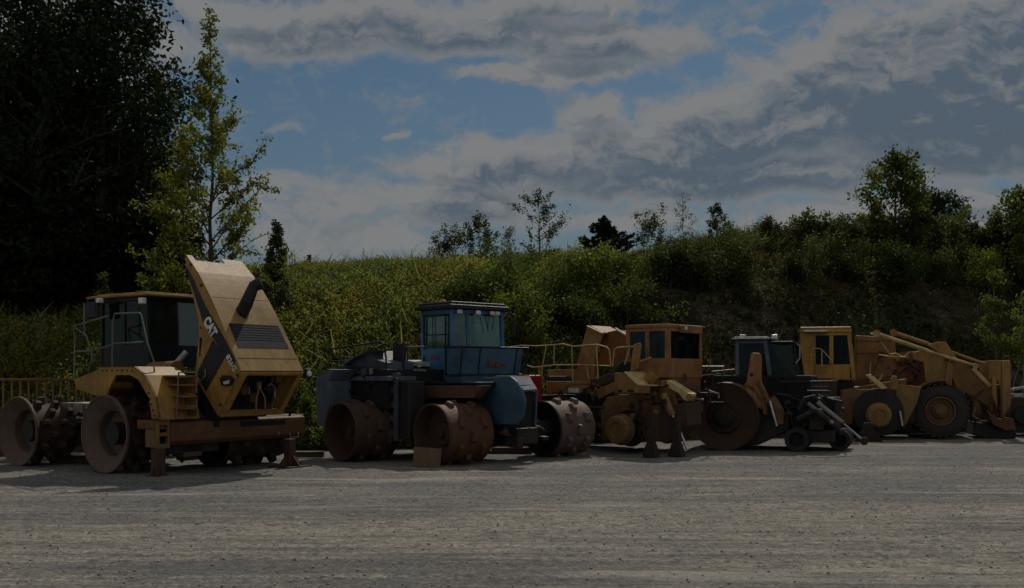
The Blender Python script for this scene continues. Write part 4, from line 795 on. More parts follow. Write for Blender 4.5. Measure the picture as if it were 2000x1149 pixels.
# tower behind the yellow cab
b = MB(); q = Fy(1.15, (1672, 655), (1748, 660), (1752, 735), (1672, 742)); b.prism(q, (0, 1.2, 0)); b.build('engine_box', 'orange', P, bevel=.02)
b = MB(); q = Fy(1.10, (1672, 665), (1748, 665)); b.tube(q, .02); q = Fy(1.10, (1672, 689), (1745, 690)); b.tube(q, .02); b.build('box_rib', 'rustyellow', P)
b = MB(); q = Fy(1.12, (1748, 690), (1800, 685), (1812, 700), (1812, 742), (1752, 746)); b.prism(q, (0, 1.1, 0)); q = Fy(1.1, (1660, 742), (1815, 735), (1815, 800), (1672, 800)); b.prism(q, (0, 1.1, 0)); b.build('front_frame', 'darkorange', P, bevel=.02)
b = MB(); q = Fy(.8, (1782, 690), (1800, 684), (1844, 690), (1852, 745), (1808, 746), (1804, 708), (1784, 702)); b.prism(q, (0, .12, 0)); b.prism([p + Vector((0, 1.3, 0)) for p in q], (0, .12, 0)); b.build('tower_plate', 'oldyellow', P, bevel=.012)
# fender
b = MB(); N = 8; c_ = Vector((0, -.05, .93))
for k in range(N):
    a0, a1 = math.pi * (.42 + .30 * k / N), math.pi * (.42 + .30 * (k + 1) / N); pt = lambda a, r: c_ + Vector((r * math.cos(a), 0, r * math.sin(a)))
    b.prism([pt(a0, 1.02), pt(a1, 1.02), pt(a1, 1.06), pt(a0, 1.06)], (0, .85, 0))
b.build('fender', 'rustyellow', P, bevel=.004)
# two boom tubes / tilt links
for yy, dx in ((.55, 0), (1.75, 1)):
    b = MB(); q = Fy(yy, (1718, 656), (1772, 672)); 
    q = Fy(yy, *( ((1712, 652), (1812, 686), (1905, 715)) if dx == 0 else ((1745, 650), (1812, 672), (1925, 712)) ))
    b.tube([q[0], q[1]], .075, 14); b.tube([q[1], q[2]], .055, 12); b.lathe([(-.1, 0), (-.1, .12), (.1, .12), (.1, 0)], q[0], (0, 1, 0), 16); b.lathe([(-.09, 0), (-.09, .1), (.09, .1), (.09, 0)], q[2], (0, 1, 0), 16)
    b.build('tilt_cylinder', 'railyellow' if dx == 0 else 'oldyellow', P, bevel=0)
    b = MB(); q = Fy(yy, (1700, 652), (1716, 656)); b.tube(q, .05, 12); b.build('cylinder_rod', 'chrome', P)
# boom arms (big plates) near and far
for yy in (.85, 1.85):
    b = MB(); q = Fy(yy, (1816, 672), (1838, 668), (1862, 700), (1900, 722), (1932, 748), (1944, 775), (1938, 800), (1905, 778), (1880, 764), (1862, 765), (1850, 735), (1830, 700)); b.prism(q, (0, .14, 0)); b.build('boom_arm', 'rustyellow', P, bevel=.012)
b = MB(); q = Fy(.80, (1898, 722), (1906, 720), (1938, 752), (1932, 757)); b.prism(q, (0, .1, 0)); b.build('arm_edge', 'paleyellow', P, bevel=.005)
b = MB(); q = Fy(.75, (1812, 674), (1830, 668), (1848, 668), (1862, 690), (1872, 704), (1855, 706), (1836, 690)); b.prism(q, (0, .2, 0)); q = Fy(.74, (1834, 673), (1838, 677)); b.lathe([(-.02, 0), (-.02, .08), (.1, .08)], q[0], (0, 1, 0), 14); b.build('boom_pivot', 'oldyellow', P, bevel=.012)
b = MB(); q = Fy(.7, (1850, 706), (1862, 712), (1858, 760), (1846, 752)); b.prism(q, (0, .12, 0)); b.build('lift_link', 'oldyellow', P, bevel=.012)
b = MB(); q = Fy(.75, (1846, 708), (1856, 706), (1886, 768), (1876, 775)); b.prism(q, (0, .14, 0)); q = Fy(.9, (1895, 760), (1905, 760), (1922, 815), (1912, 822), (1900, 800)); b.prism(q, (0, .14, 0)); b.build('lift_cylinder', 'rustyellow', P, bevel=.012)
b = MB(); b.tube(Fy(.6, (1735, 700), (1748, 690), (1765, 698), (1775, 690)), .03); b.tube(Fy(.6, (1720, 668), (1738, 692), (1750, 690)), .025); b.tube(Fy(.55, (1716, 693), (1740, 697), (1775, 698)), .028); b.build('hose', 'railyellow', P)
# bucket / coupler standing upright at the end
b = MB(); q = Fy(.5, (1930, 704), (1972, 704), (1975, 712), (1975, 790), (1964, 800), (1962, 820), (1956, 820), (1954, 760), (1950, 745), (1932, 742)); b.prism(q, (0, .10, 0)); b.prism([p + Vector((0, 1.9, 0)) for p in q], (0, .10, 0)); b.build('coupler_plate', 'oldyellow', P, bevel=.012)
b = MB(); q = Fy(.42, (1957, 705), (1972, 704), (1974, 790), (1958, 818)); b.prism(q, (0, .08, 0)); q = Fy(.42, (1938, 735), (1946, 735), (1948, 800), (1938, 770)); b.prism(q, (0, .08, 0)); b.build('plate_rib', 'oldyellow', P, bevel=.01)
b = MB(); q = Fy(.6, (1960, 706), (1974, 706), (1974, 800), (1960, 818)); b.prism(q, (0, 1.7, 0)); b.build('coupler_box', 'darkorange', P, bevel=.02)
b = MB(); q = Fy(.5, (1926, 800), (1950, 818), (1980, 818), (1984, 838), (1965, 842), (1940, 830)); b.prism(q, (0, 1.9, 0)); b.build('bucket_edge', 'rustyellow', P, bevel=.02)
b = MB(); b.tube(Fy(.8, (1905, 795), (1900, 812), (1915, 822), (1930, 822)), .035); b.build('hose', 'railyellow', P)
b = MB(); q = Fy(.8, (1905, 825), (1985, 840), (1985, 856), (1930, 857), (1900, 850)); b.prism(q, (0, 1.6, 0)); b.build('lower_arm', 'dark', P, bevel=.02)

# ================================================================ G: rusty machine cut by the right edge of the photo
G = Frame(2010, 36.2, -16)
P = thing('scrap_engine', 'rusty red engine block with pale parts on top, at the right end of the row', 'engine', G.o, G.th)
b = MB(); b.box((-.6, 0, .35), (2.2, 1.2, 1.35)); b.build('block', 'rust', P, bevel=.05)
b = MB(); b.box((-.55, -.05, .1), (2.1, 1.1, .35)); b.build('skid', 'dark', P, bevel=.02)
b = MB()
for k in range(5): b.box((-.5 + k * .5, .1, 1.35), (-.15 + k * .5, .5, 1.5 + .1 * (k % 2)))
b.tube([(-.55, .2, 1.62), (-.2, .25, 1.7), (.3, .2, 1.62), (.9, .3, 1.8), (1.6, .2, 1.6)], .06, 10); b.build('cylinder_head', 'whitish', P, bevel=.03)
b = MB(); b.lathe([(0, .3), (.12, .32), (.12, 0)], (-.2, -.14, .75), (0, 1, 0), 24); b.lathe([(0, 0), (0, .3)], (-.2, -.14, .75), (0, 1, 0), 24); b.build('flywheel', 'dark', P)
# ---------------------------------------------------------------- hoses, pipes and small fittings where the machines are stripped open
def hoses(P, lo, hi, n, seed, mats=('blackpaint', 'dark', 'steel', 'rust'), r=(.014, .034)):
    rd_ = random.Random(seed); lo = Vector(lo); hi = Vector(hi)
    for k in range(n):
        p = Vector([rd_.uniform(lo[i], hi[i]) for i in range(3)]); pts = [p]; d = Vector((rd_.uniform(-1, 1), rd_.uniform(-.5, .5), rd_.uniform(-1, .4))).normalized() * .22
        for q in range(5):
            d = (d + Vector((rd_.uniform(-1, 1), rd_.uniform(-.6, .6), rd_.uniform(-.9, .5))) * .12); p = p + d
            p = Vector([min(max(p[i], lo[i]), hi[i]) for i in range(3)]); pts.append(p)
        m = MB(); m.tube(pts, rd_.uniform(*r), 7); m.build('hose', mats[k % len(mats)], P)
def fittings(P, lo, hi, n, seed, mats=('dark', 'rust', 'steel', 'blackpaint'), s=(.06, .2)):
    rd_ = random.Random(seed)
    for k in range(n):
        p = Vector([rd_.uniform(lo[i], hi[i]) for i in range(3)]); a, b_, c_ = (rd_.uniform(*s) for _ in range(3)); m = MB()
        if k % 3: m.obox(p, (a, b_, c_), Matrix.Rotation(rd_.uniform(-.5, .5), 3, 'Y'))
        else: m.lathe([(0, 0), (0, a * .5), (b_, a * .5), (b_, a * .3), (b_ * 1.3, a * .3), (b_ * 1.3, 0)], p, (rd_.choice(((0, -1, 0), (1, 0, 0), (0, 0, 1)))), 14)
        m.build('fitting', mats[k % len(mats)], P, bevel=.008)
def root(lbl): return [o for o in bpy.data.objects if o.parent is None and lbl in o.get('label', '')][0]
PA, PB, PC, PD, PE, PF = root('tipped up'), root('blue landfill'), root('stripped of its drums'), root('grey-cab dozer with'), root('yellow-cab tractor'), root('wheel loader')
hoses(PA, (-2.8, .75, .5), (-1.1, 1.2, 1.35), 14, 1); fittings(PA, (-2.8, .6, .5), (-1.1, 1.1, 1.4), 14, 2)
hoses(PA, (.3, 1.1, 1.25), (1.7, 1.38, 2.3), 12, 3); fittings(PA, (.2, 1.1, 1.25), (1.7, 1.35, 2.2), 9, 4)
hoses(PA, (-.3, 1.2, .35), (1.4, 2.4, .65), 6, 5, ('dark', 'rust'))
hoses(PB, (-3.4, -.30, 1.75), (-1.6, -.2, 2.3), 6, 6, ('dark', 'blackpaint')); fittings(PB, (-3.2, -.3, 2.0), (-1.7, .5, 2.35), 12, 7, ('slate', 'dark', 'steel', 'rust'))
hoses(PB, (-.1, 1.65, .5), (.9, 2.5, 1.1), 10, 8); fittings(PB, (0, 1.7, .5), (1.0, 2.8, 1.1), 12, 9, ('rust', 'dark', 'rustred'))
hoses(PB, (-1.9, .0, .8), (-1.0, .4, 1.7), 8, 10, ('dark', 'rust', 'blackpaint'))
hoses(PC, (-2.6, .75, .6), (-.5, 1.0, 1.9), 14, 11, ('blackpaint', 'dark', 'rustyellow', 'rust')); fittings(PC, (-2.6, .8, .6), (-.6, 1.0, 1.9), 14, 12, ('dark', 'rustyellow', 'rust'))
hoses(PC, (.0, .45, .5), (1.3, .75, 1.9), 9, 13, ('blackpaint', 'dark', 'rust')); fittings(PC, (.1, .45, .4), (1.4, .74, 1.7), 12, 14, ('rustyellow', 'oldyellow', 'dark', 'rust'))
hoses(PC, (.9, 1.2, 1.4), (2.1, 2.2, 2.2), 8, 15)
hoses(PD, (1.2, .4, .4), (3.2, 1.0, 1.7), 16, 16, ('blackpaint', 'dark')); fittings(PD, (1.4, .3, .3), (3.2, 1.0, 1.6), 18, 17, ('dark', 'blackpaint', 'rust'))
hoses(PE, (-1.5, .6, .6), (-.7, .9, 1.9), 8, 18, ('dark', 'blackpaint', 'rust')); fittings(PE, (-1.4, .5, .6), (1.0, .8, 1.6), 14, 19, ('rustyellow', 'dark', 'rust'))
hoses(PF, (-2.2, .9, 1.9), (-.4, 1.15, 3.0), 12, 20, ('railyellow', 'dark', 'rust', 'blackpaint')); fittings(PF, (-2.2, .95, 1.9), (.2, 1.15, 3.1), 16, 21, ('oldyellow', 'darkorange', 'dark', 'rust'))
hoses(PF, (1.1, .7, .5), (2.0, 1.1, 1.8), 9, 22, ('dark', 'rustyellow', 'rust')); fittings(PF, (1.0, .7, .4), (2.2, 1.2, 1.6), 10, 23, ('rustyellow', 'dark'))
def bolt_row(P, a, b_, n, ax, m, r=.018):
    a = Vector(a); b_ = Vector(b_); k = MB()
    for i in range(n): k.lathe([(-.004, r), (.016, r), (.016, 0)], a.lerp(b_, i / max(1, n - 1)), ax, 6, False)
    k.build('bolts', m, P)
a_, b_ = A.y(.115, (200, 724), (258, 724)); bolt_row(PA, a_, b_, 7, (0, -1, 0), 'dark')
a_, b_ = A.y(.115, (290, 768), (302, 812)); bolt_row(PA, a_, b_, 5, (0, -1, 0), 'dark')
a_, b_ = A.y(Hl - .005, (392, 640), (390, 720)); bolt_row(PA, a_, b_, 4, (0, -1, 0), 'dark', .022)
a_, b_ = B.y(yn - .005, (955, 745), (955, 822)); bolt_row(PB, a_, b_, 6, (0, -1, 0), 'slate', .02)
a_, b_ = E.y(.865, (1568, 740), (1668, 740)); bolt_row(PE, a_, b_, 9, (0, -1, 0), 'dark')
# ================================================================ ground and hillside
rng = np.random.default_rng(7)
def vnoise(x, y, scale, seed=0, octs=4):
    """value noise on arrays, about -1..1"""
    x = np.asarray(x, float) / scale; y = np.asarray(y, float) / scale; r = 0; a = 1; tot = 0
    for o in range(octs):
        xi = np.floor(x).astype(np.int64); yi = np.floor(y).astype(np.int64); fx = x - xi; fy = y - yi
        fx = fx * fx * (3 - 2 * fx); fy = fy * fy * (3 - 2 * fy)
        def h(i, j):
            n = (i * 374761393 + j * 668265263 + (seed + o * 17) * 1442695041) & 0x7fffffff
            n = ((n ^ (n >> 13)) * 1274126177) & 0x7fffffff
            return ((n ^ (n >> 16)) & 0xffff) / 32767.5 - 1
        v = (h(xi, yi) * (1 - fx) + h(xi + 1, yi) * fx) * (1 - fy) + (h(xi, yi + 1) * (1 - fx) + h(xi + 1, yi + 1) * fx) * fy
        r = r + v * a; tot += a; a *= 0.5; x = x * 2.03 + 11.3; y = y * 2.03 + 5.7
    return r / tot
def toe(X):
    X = np.asarray(X, float); return 29.3 + 0.42 * np.clip(X + 6, 0, 60) + 0.0 * X + vnoise(X, X * 0 + 3, 7, 3, 2) * .5
WID = 12.5
RPX = np.array([-900, 0, 300, 600, 900, 1000, 1300, 1450, 1700, 2000, 3000]); RPY = np.array([575, 585, 575, 535, 524, 518, 506, 500, 498, 492, 480])
def hill(X, Y):
    X = np.asarray(X, float); Y = np.asarray(Y, float)
    t0 = toe(X); Yr = t0 + WID; px = 1000 + FPX * X / Yr
    Hr = 2.2 + (HOR - np.interp(px, RPX, RPY)) / FPX * Yr
    t = (Y - t0) / WID
    steep = np.clip((X - 2) / 8, 0, 1)
    tt = np.clip(t, 0, 1)
    S1 = 1 - (1 - tt) ** 1.7; S2 = 1 - (1 - tt) ** 2.3
    S = S1 * (1 - steep) + S2 * steep
    h = Hr * S - 0.45 * (t < 0) * np.clip(-t * 6, 0, 1) + np.clip(t - 1, 0, 9) * -0.2
    h = h + vnoise(X, Y, 3.2, 5, 4) * .38 * np.clip(t * 4, 0, 1) * np.clip(1.35 - t, .15, 1)
    h = h + np.abs(vnoise(X, Y, 1.3, 8, 3)) * -.25 * steep * np.clip(t * 4, 0, 1) * np.clip(1.1 - t, 0, 1)
    return h
def grid_mesh(name, xs, ys, zf, m, smooth=True):
    XX, YY = np.meshgrid(xs, ys); ZZ = zf(XX, YY); nx, ny = len(xs), len(ys)
    v = np.stack([XX, YY, ZZ], -1).reshape(-1, 3); i = np.arange(ny * nx).reshape(ny, nx)
    f = np.stack([i[:-1, :-1], i[:-1, 1:], i[1:, 1:], i[1:, :-1]], -1).reshape(-1, 4)
    me = bpy.data.meshes.new(name); me.vertices.add(len(v)); me.vertices.foreach_set('co', v.ravel()); me.loops.add(f.size); me.loops.foreach_set('vertex_index', f.ravel())
    me.polygons.add(len(f)); me.polygons.foreach_set('loop_start', np.arange(len(f)) * 4); me.polygons.foreach_set('loop_total', np.full(len(f), 4))
    me.update(); me.validate()
    if smooth: me.polygons.foreach_set('use_smooth', np.ones(len(f), bool))
    me.materials.append(m); o = bpy.data.objects.new(name, me); COL.objects.link(o); return o
def gz(X, Y):
    a = vnoise(X * .35, Y, 1.6, 21, 4) * .022 + vnoise(X, Y, .5, 4, 3) * .010 + vnoise(X * .12, Y, .45, 9, 3) * .022
    fade = np.clip((60 - Y) / 20, 0, 1) * np.clip((Y - 1) / 3, 0, 1) * np.clip((40 - np.abs(X)) / 10, 0, 1)
    mound = np.exp(-(((X + 6.2) / 2.4) ** 2 + ((Y - 21.9) / .5) ** 2)) * .06 + np.exp(-(((X - 5.6) / 1.6) ** 2 + ((Y - 26.6) / .5) ** 2)) * .07
    return (a + mound) * fade - .012
m, t, b_ = mat('gravel')
co = t.add('ShaderNodeTexCoord').outputs['Object']
big = t.noise(t.scale(co, (.16, .9, 1)), .55, 6, .62, .6); streak = t.noise(t.scale(co, (.09, 1.9, 1)), 2.0, 5, .62, .35); med = t.noise(co, 1.1, 5, .6)
vo = t.add('ShaderNodeTexVoronoi'); t.put(vo, 'Vector', co); vo.inputs['Scale'].default_value = 30; vo.inputs['Randomness'].default_value = 1
vs_ = t.add('ShaderNodeTexVoronoi'); t.put(vs_, 'Vector', co); vs_.inputs['Scale'].default_value = 11
fi = t.noise(co, 60, 4, .7); g1 = t.noise(co, 9, 5, .75)
vsep = t.add('ShaderNodeSeparateColor'); t.l.new(vo.outputs['Color'], vsep.inputs[0])
vsep2 = t.add('ShaderNodeSeparateColor'); t.l.new(vs_.outputs['Color'], vsep2.inputs[0])
base = t.mix(t.ramp(t.math('ADD', t.math('MULTIPLY', big, .6), t.math('MULTIPLY', streak, .5)), .44, .62), (.255, .245, .232), (.54, .485, .405))
base = t.mix(t.ramp(med, .48, .72, 0, .6), base, (.205, .21, .215))
sy = t.add('ShaderNodeSeparateXYZ'); t.l.new(co, sy.inputs[0])
near_machines = t.ramp(sy.outputs[1], 14.5, 19.5, 0, .7)
base = t.mix(t.math('MULTIPLY', near_machines, t.ramp(t.noise(co, .35, 3), .35, .6)), base, (.255, .262, .268))
stone = t.mix(vsep.outputs[0], (.45, .45, .45), (1.5, 1.48, 1.45)); base = t.mix(.75, base, stone, 'MULTIPLY')
stone2 = t.mix(t.ramp(vsep2.outputs[1], .0, .22), (.42, .42, .43), (1.06, 1.06, 1.05)); base = t.mix(.75, base, stone2, 'MULTIPLY')
base = t.mix(t.ramp(g1, .3, .7, .55, 0.0), base, (.10, .10, .10), 'MIX')
base = t.mix(t.ramp(fi, .25, .5, .5, 0), base, (.09, .085, .08))
mid = t.noise(t.scale(co, (.55, 1.6, 1)), 3.6, 7, .78, .8); base = t.mix(t.ramp(mid, .40, .62, .34, 0), base, (.12, .115, .105)); fl = t.noise(t.scale(co, (.11, 1.2, 1)), .6, 6, .68, .8); base = t.mix(t.ramp(fl, .56, .66, 0, .42), base, (.66, .59, .49))
tk = t.noise(co, 17, 3, .75); base = t.mix(t.ramp(tk, .62, .72, 0, .55), base, (.07, .07, .07))
t.put(b_, 'Base Color', base); b_.inputs['Roughness'].default_value = .92; b_.inputs['Specular IOR Level'].default_value = .2
bp = t.add('ShaderNodeBump'); bp.inputs['Strength'].default_value = 1.0; bp.inputs['Distance'].default_value = .08
t.put(bp, 'Height', t.math('ADD', t.math('MULTIPLY', vsep.outputs[0], .45), t.math('ADD', t.math('MULTIPLY', g1, 1.1), t.math('MULTIPLY', fi, .35)))); t.l.new(bp.outputs[0], b_.inputs['Normal'])
M['gravel'] = m
def dens(lo, hi, step, far, n=14):
    k = np.geomspace(1, far, n); return np.concatenate([lo - k[::-1], np.arange(lo, hi, step), hi + k])
g = grid_mesh('ground', dens(-24, 32, .14, 2500), np.concatenate([-np.geomspace(1, 2500, 10)[::-1], np.arange(0, 8, .5), np.arange(8, 26, .07), np.arange(26, 42, .2), 42 + np.geomspace(1, 4000, 14)]), gz, M['gravel'])
tag(g, 'grey gravel yard with pale wheel tracks', None, None, 'structure')

m, t, b_ = mat('hillside_earth')
co = t.add('ShaderNodeTexCoord').outputs['Object']; n1 = t.noise(co, .5, 7, .65); n2 = t.noise(t.scale(co, (1, 1, 3)), 1.6, 6, .7); n3 = t.noise(co, 8, 5, .7)
c = t.mix(t.ramp(n1, .4, .62), (.075, .070, .04), (.25, .19, .125)); c = t.mix(t.ramp(n2, .38, .66, .8, 0), c, (.03, .032, .015)); c = t.mix(t.ramp(n3, .35, .6, .6, 0), c, (.025, .022, .014))
t.put(b_, 'Base Color', c); b_.inputs['Roughness'].default_value = .95; b_.inputs['Specular IOR Level'].default_value = .1
bp = t.add('ShaderNodeBump'); bp.inputs['Strength'].default_value = 1; bp.inputs['Distance'].default_value = .25; t.put(bp, 'Height', t.math('ADD', n2, n3)); t.l.new(bp.outputs[0], b_.inputs['Normal'])
M['earth'] = m
g = grid_mesh('hillside', np.concatenate([-30 - np.geomspace(1, 160, 12)[::-1], np.arange(-30, 36, .28), 36 + np.geomspace(1, 160, 12)]), np.concatenate([np.arange(26.5, 64, .28), 64 + np.geomspace(1, 60, 10)]), hill, M['earth'])
tag(g, 'earth bank rising behind the row of machines', None, None, 'structure')

# ================================================================ foliage
def foliage(name, C, size, col, m, parent=None, aspect=.55, up=0.0, out=None, droop=0.0, seed=0, blade=False):
    """N small leaf faces: C (N,3) centres, size (N,), col (N,3)"""
    r = np.random.default_rng(seed); n = len(C)
    d = r.normal(size=(n, 3)); d[:, 2] = d[:, 2] * (1 - up) + up * 1.3 - droop; d /= np.linalg.norm(d, axis=1, keepdims=True)
    q = r.normal(size=(n, 3)); s = np.cross(d, q); s /= np.linalg.norm(s, axis=1, keepdims=True) + 1e-9
    L = size[:, None] * .5; Wd = L * aspect
    if blade: v = np.stack([C - s * Wd * .5, C + s * Wd * .5, C + d * L * 2 + s * Wd * .1, C + d * L * 2 - s * Wd * .1], 1)
    else:
        nrm = np.cross(d, s) * L * .18
        v = np.stack([C - d * L, C + s * Wd + d * L * .15 + nrm, C + d * L, C - s * Wd + d * L * .15 + nrm], 1)
    v = v.reshape(-1, 3); me = bpy.data.meshes.new(name)
    me.vertices.add(4 * n); me.vertices.foreach_set('co', v.ravel().astype(np.float32)); me.loops.add(4 * n); me.loops.foreach_set('vertex_index', np.arange(4 * n, dtype=np.int32))
    me.polygons.add(n); me.polygons.foreach_set('loop_start', np.arange(n, dtype=np.int32) * 4); me.polygons.foreach_set('loop_total', np.full(n, 4, dtype=np.int32)); me.update()
    a = me.attributes.new('tint', 'FLOAT_COLOR', 'POINT'); cc = np.ones((n, 4)); cc[:, :3] = np.clip(col, 0, 1); a.data.foreach_set('color', np.repeat(cc, 4, axis=0).ravel().astype(np.float32))
    me.materials.append(M[m]); o = bpy.data.objects.new(name, me); COL.objects.link(o); o.parent = parent; return o
def tints(n, base, var=.25, yellow=0.0, r=rng):
    base = np.array(base) * (1.25 if base[1] < .03 else 1.8); var = var * .7; c = base * (1 + r.normal(size=(n, 1)) * var).clip(.4, 1.9)
    if yellow: k = r.random(n) < yellow; c[k] = c[k] * .4 + np.array([.22, .17, .025]) * r.uniform(.6, 1.2, (k.sum(), 1))
    return c
def tree(name, label, cat, X, Y, top, width, prof, base=(.03, .05, .015), leaves=6000, ls=.10, limbs=26, subs=5, tr=.08, seed=1, group=None, z0=None, lean=0, yellow=0.0, m='leaf', crown0=.12, rise=.55, bk='bark', clump=.14, stems=1, droop=0, shade=.5, twig=.5):
    """trunk + limbs + twigs; leaves sit on the twigs so that gaps stay open.  prof(t) = half-width share at height share t"""
    r = np.random.default_rng(seed); zb = float(hill(X, Y)) - .1 if z0 is None else z0; H = top - zb
    T_ = thing(name, label, cat, (X, Y, zb), 0, group); mb = MB(); seg = []
    for sidx in range(stems):
        so = Vector((r.normal() * width * .10, r.normal() * width * .1, 0)) if stems > 1 else Vector((0, 0, 0)); hs = H * (1 if sidx == 0 else r.uniform(.65, .95))
        sp = Vector((r.normal() * width * .16, r.normal() * width * .12, 0)) if stems > 1 else Vector((0, 0, 0))
        pts = []; w_ = Vector((0, 0, 0))
        for i in range(9):
            tt = i / 8; w_ += Vector((r.normal(), r.normal(), 0)) * H * .007; pts.append(so * (1 - 0 * tt) + sp * tt + w_ + Vector((lean * tt * tt * H, 0, hs * .97 * tt)))
        mb.tube(pts, [tr * (1 - .93 * (i / 8) ** .8) * (1 if stems == 1 else .7) for i in range(9)], 7)
        nl = max(5, limbs // stems)
        for j in range(nl):
            tt = crown0 + (1 - crown0) * ((j + r.random()) / nl) ** .95; tt = min(tt, .985); k = tt * 8; i0 = min(int(k), 7)
            p0 = pts[i0].lerp(pts[i0 + 1], k - i0); ln = prof(tt) * width * .5 * r.uniform(.62, 1.12) / (1 if stems == 1 else 1.5); a = j * 2.4 + r.normal() * .5
            hdir = Vector((math.cos(a), math.sin(a) * .8, 0)); el_ = rise * (.55 + .8 * tt) + r.normal() * .15
            dr_ = (hdir + Vector((0, 0, el_))).normalized(); p1 = p0 + dr_ * ln * .5 + Vector((0, 0, ln * .02)); p2 = p0 + dr_ * ln + Vector((r.normal(), r.normal(), .5)) * ln * .09
            rb = max(.006, tr * .42 * (1 - tt * .8)); mb.tube([p0, p1, p2], [rb, rb * .6, rb * .2], 5); seg += [(p0.lerp(p1, .5), p1, .7), (p1, p2, 1.0)]
            for q in range(subs):
                u = r.uniform(.25, 1); b0 = p0.lerp(p1, u * 2) if u < .5 else p1.lerp(p2, u * 2 - 1)
                sd_ = (dr_ + Vector((r.normal(), r.normal(), r.normal() * .7 + .25)) * .75).normalized(); e = b0 + sd_ * ln * twig * r.uniform(.4, 1)
                mb.tube([b0, b0.lerp(e, .5) + Vector((0, 0, .02)), e], [rb * .45, rb * .3, rb * .12], 4); seg.append((b0, e, 1.3))
    mb.build('trunk', bk, T_)
    wts = np.array([(b_2 - a_2).length * w_2 + .02 for a_2, b_2, w_2 in seg]); wts *= r.uniform(.12, 1.5, len(wts)) ** 1.6; idx = r.choice(len(seg), leaves, p=wts / wts.sum())
    A_ = np.array([s_[0][:] for s_ in seg]); B_ = np.array([s_[1][:] for s_ in seg]); u = r.random((leaves, 1)) ** .8
    Cn = A_[idx] * (1 - u) + B_[idx] * u + r.normal(size=(leaves, 3)) * clump
    segt = r.normal(size=len(seg)) * .22; c = tints(leaves, base, .22, yellow, r) * (1 + segt[idx])[:, None]
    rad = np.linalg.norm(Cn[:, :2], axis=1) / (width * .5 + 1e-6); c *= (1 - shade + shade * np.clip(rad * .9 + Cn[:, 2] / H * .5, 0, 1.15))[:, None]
    foliage('crown', Cn, ls * r.uniform(.6, 1.25, leaves), c, m, T_, droop=droop, seed=seed); return T_
def at(px, Y): return (px - 1000) / FPX * Y
def zt_(py, Y): return CAMH + (HOR - py) / FPX * Y
oval = lambda t: max(.15, math.sin(math.pi * min(1, max(0, t)) ** .85) ** .6)
cone = lambda t: max(.05, (1 - t) ** .9)
egg = lambda t: max(.12, math.sin(math.pi * (t * .85 + .12)) ** .8)
# --- the tall dark wood at the left
dark = (.016, .028, .011)
GW = 'tall dark trees at the left'
spec = [(-70, 39, -260, 620, 'broad dark tree cut by the left edge of the photo', 13), (85, 37.5, -60, 440, 'dense dark tree with a rounded top, second from the left edge', 14), (205, 38.5, -5, 330, 'dark leafy tree whose crown ends beside the tall poplar', 15),
        (10, 42, 170, 520, 'dark tree behind the leftmost two trees', 16), (290, 40.5, 60, 150, 'narrow dark tree with bare twig tips just left of the poplar', 17), (150, 42, 210, 380, 'dark tree in the second rank, between the two largest trees', 18)]
for i, (px, Y, pt, wpx, lab, sd_) in enumerate(spec):
    X = at(px, Y); W_ = wpx / FPX * Y
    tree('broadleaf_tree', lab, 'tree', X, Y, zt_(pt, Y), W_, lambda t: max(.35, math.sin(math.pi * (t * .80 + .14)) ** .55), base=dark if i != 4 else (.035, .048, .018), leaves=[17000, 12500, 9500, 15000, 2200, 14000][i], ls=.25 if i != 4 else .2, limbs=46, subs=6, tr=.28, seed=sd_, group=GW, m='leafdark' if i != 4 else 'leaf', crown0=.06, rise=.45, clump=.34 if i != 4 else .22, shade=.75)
for i, (px, Y) in enumerate(((-20, 36.5), (70, 36.2), (150, 36.6), (235, 36.4), (300, 36.9), (30, 44), (200, 44.5), (300, 44), (110, 44.5))):
    lab = ['shaded bush at the foot of the dark wood, by the left edge', 'shaded bush under the dark wood, second from the left edge', 'shaded bush under the dark wood, above the compactor mirror', 'shaded bush under the dark wood, above the compactor cab roof', 'shaded bush at the foot of the dark wood, beside the poplar trunk', 'dark thicket deep behind the leftmost trees', 'dark thicket deep in the wood, above the compactor cab', 'dark thicket deep in the wood, left of the poplar', 'dark thicket deep in the wood, between the tall trees'][i]
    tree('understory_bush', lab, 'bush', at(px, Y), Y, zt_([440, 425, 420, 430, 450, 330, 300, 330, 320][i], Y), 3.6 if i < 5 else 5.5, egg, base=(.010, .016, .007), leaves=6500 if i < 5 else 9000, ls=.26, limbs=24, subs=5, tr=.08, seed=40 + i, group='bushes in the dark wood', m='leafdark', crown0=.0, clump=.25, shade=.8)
# --- poplar in front of the wood
Y = 33.8
pp = lambda t: (.30 + .70 * math.sin(math.pi * min(1, (t * 1.05 + .22)))) * (1 - t ** 2.2) + .07
tree('poplar_tree', 'tall slim poplar with yellow-green leaves rising behind the tipped hood', 'tree', at(414, Y), Y, zt_(2, Y), 5.4, pp, base=(.085, .098, .026), leaves=8800, ls=.15, limbs=50, subs=6, tr=.10, seed=5, yellow=.16, crown0=.05, rise=.95, clump=.09, shade=.2, bk='bark')
tree('poplar_sapling', 'yellow-green sapling at the left foot of the tall poplar', 'sapling', at(352, 33.4), 33.4, zt_(235, 33.4), 2.3, lambda t: egg(t), base=(.11, .12, .022), leaves=3000, ls=.13, limbs=26, subs=5, tr=.05, seed=6, yellow=.3, crown0=.05, rise=.9, clump=.12, shade=.25)
tree('cedar_tree', 'small dark cedar on the slope right of the poplar', 'tree', at(545, 35.5), 35.5, zt_(430, 35.5), 1.5, lambda t: cone(t) + .08, base=(.040, .056, .030), leaves=5000, ls=.11, limbs=34, subs=5, tr=.05, seed=8, crown0=.02, rise=.5, clump=.07, m='leafdark')
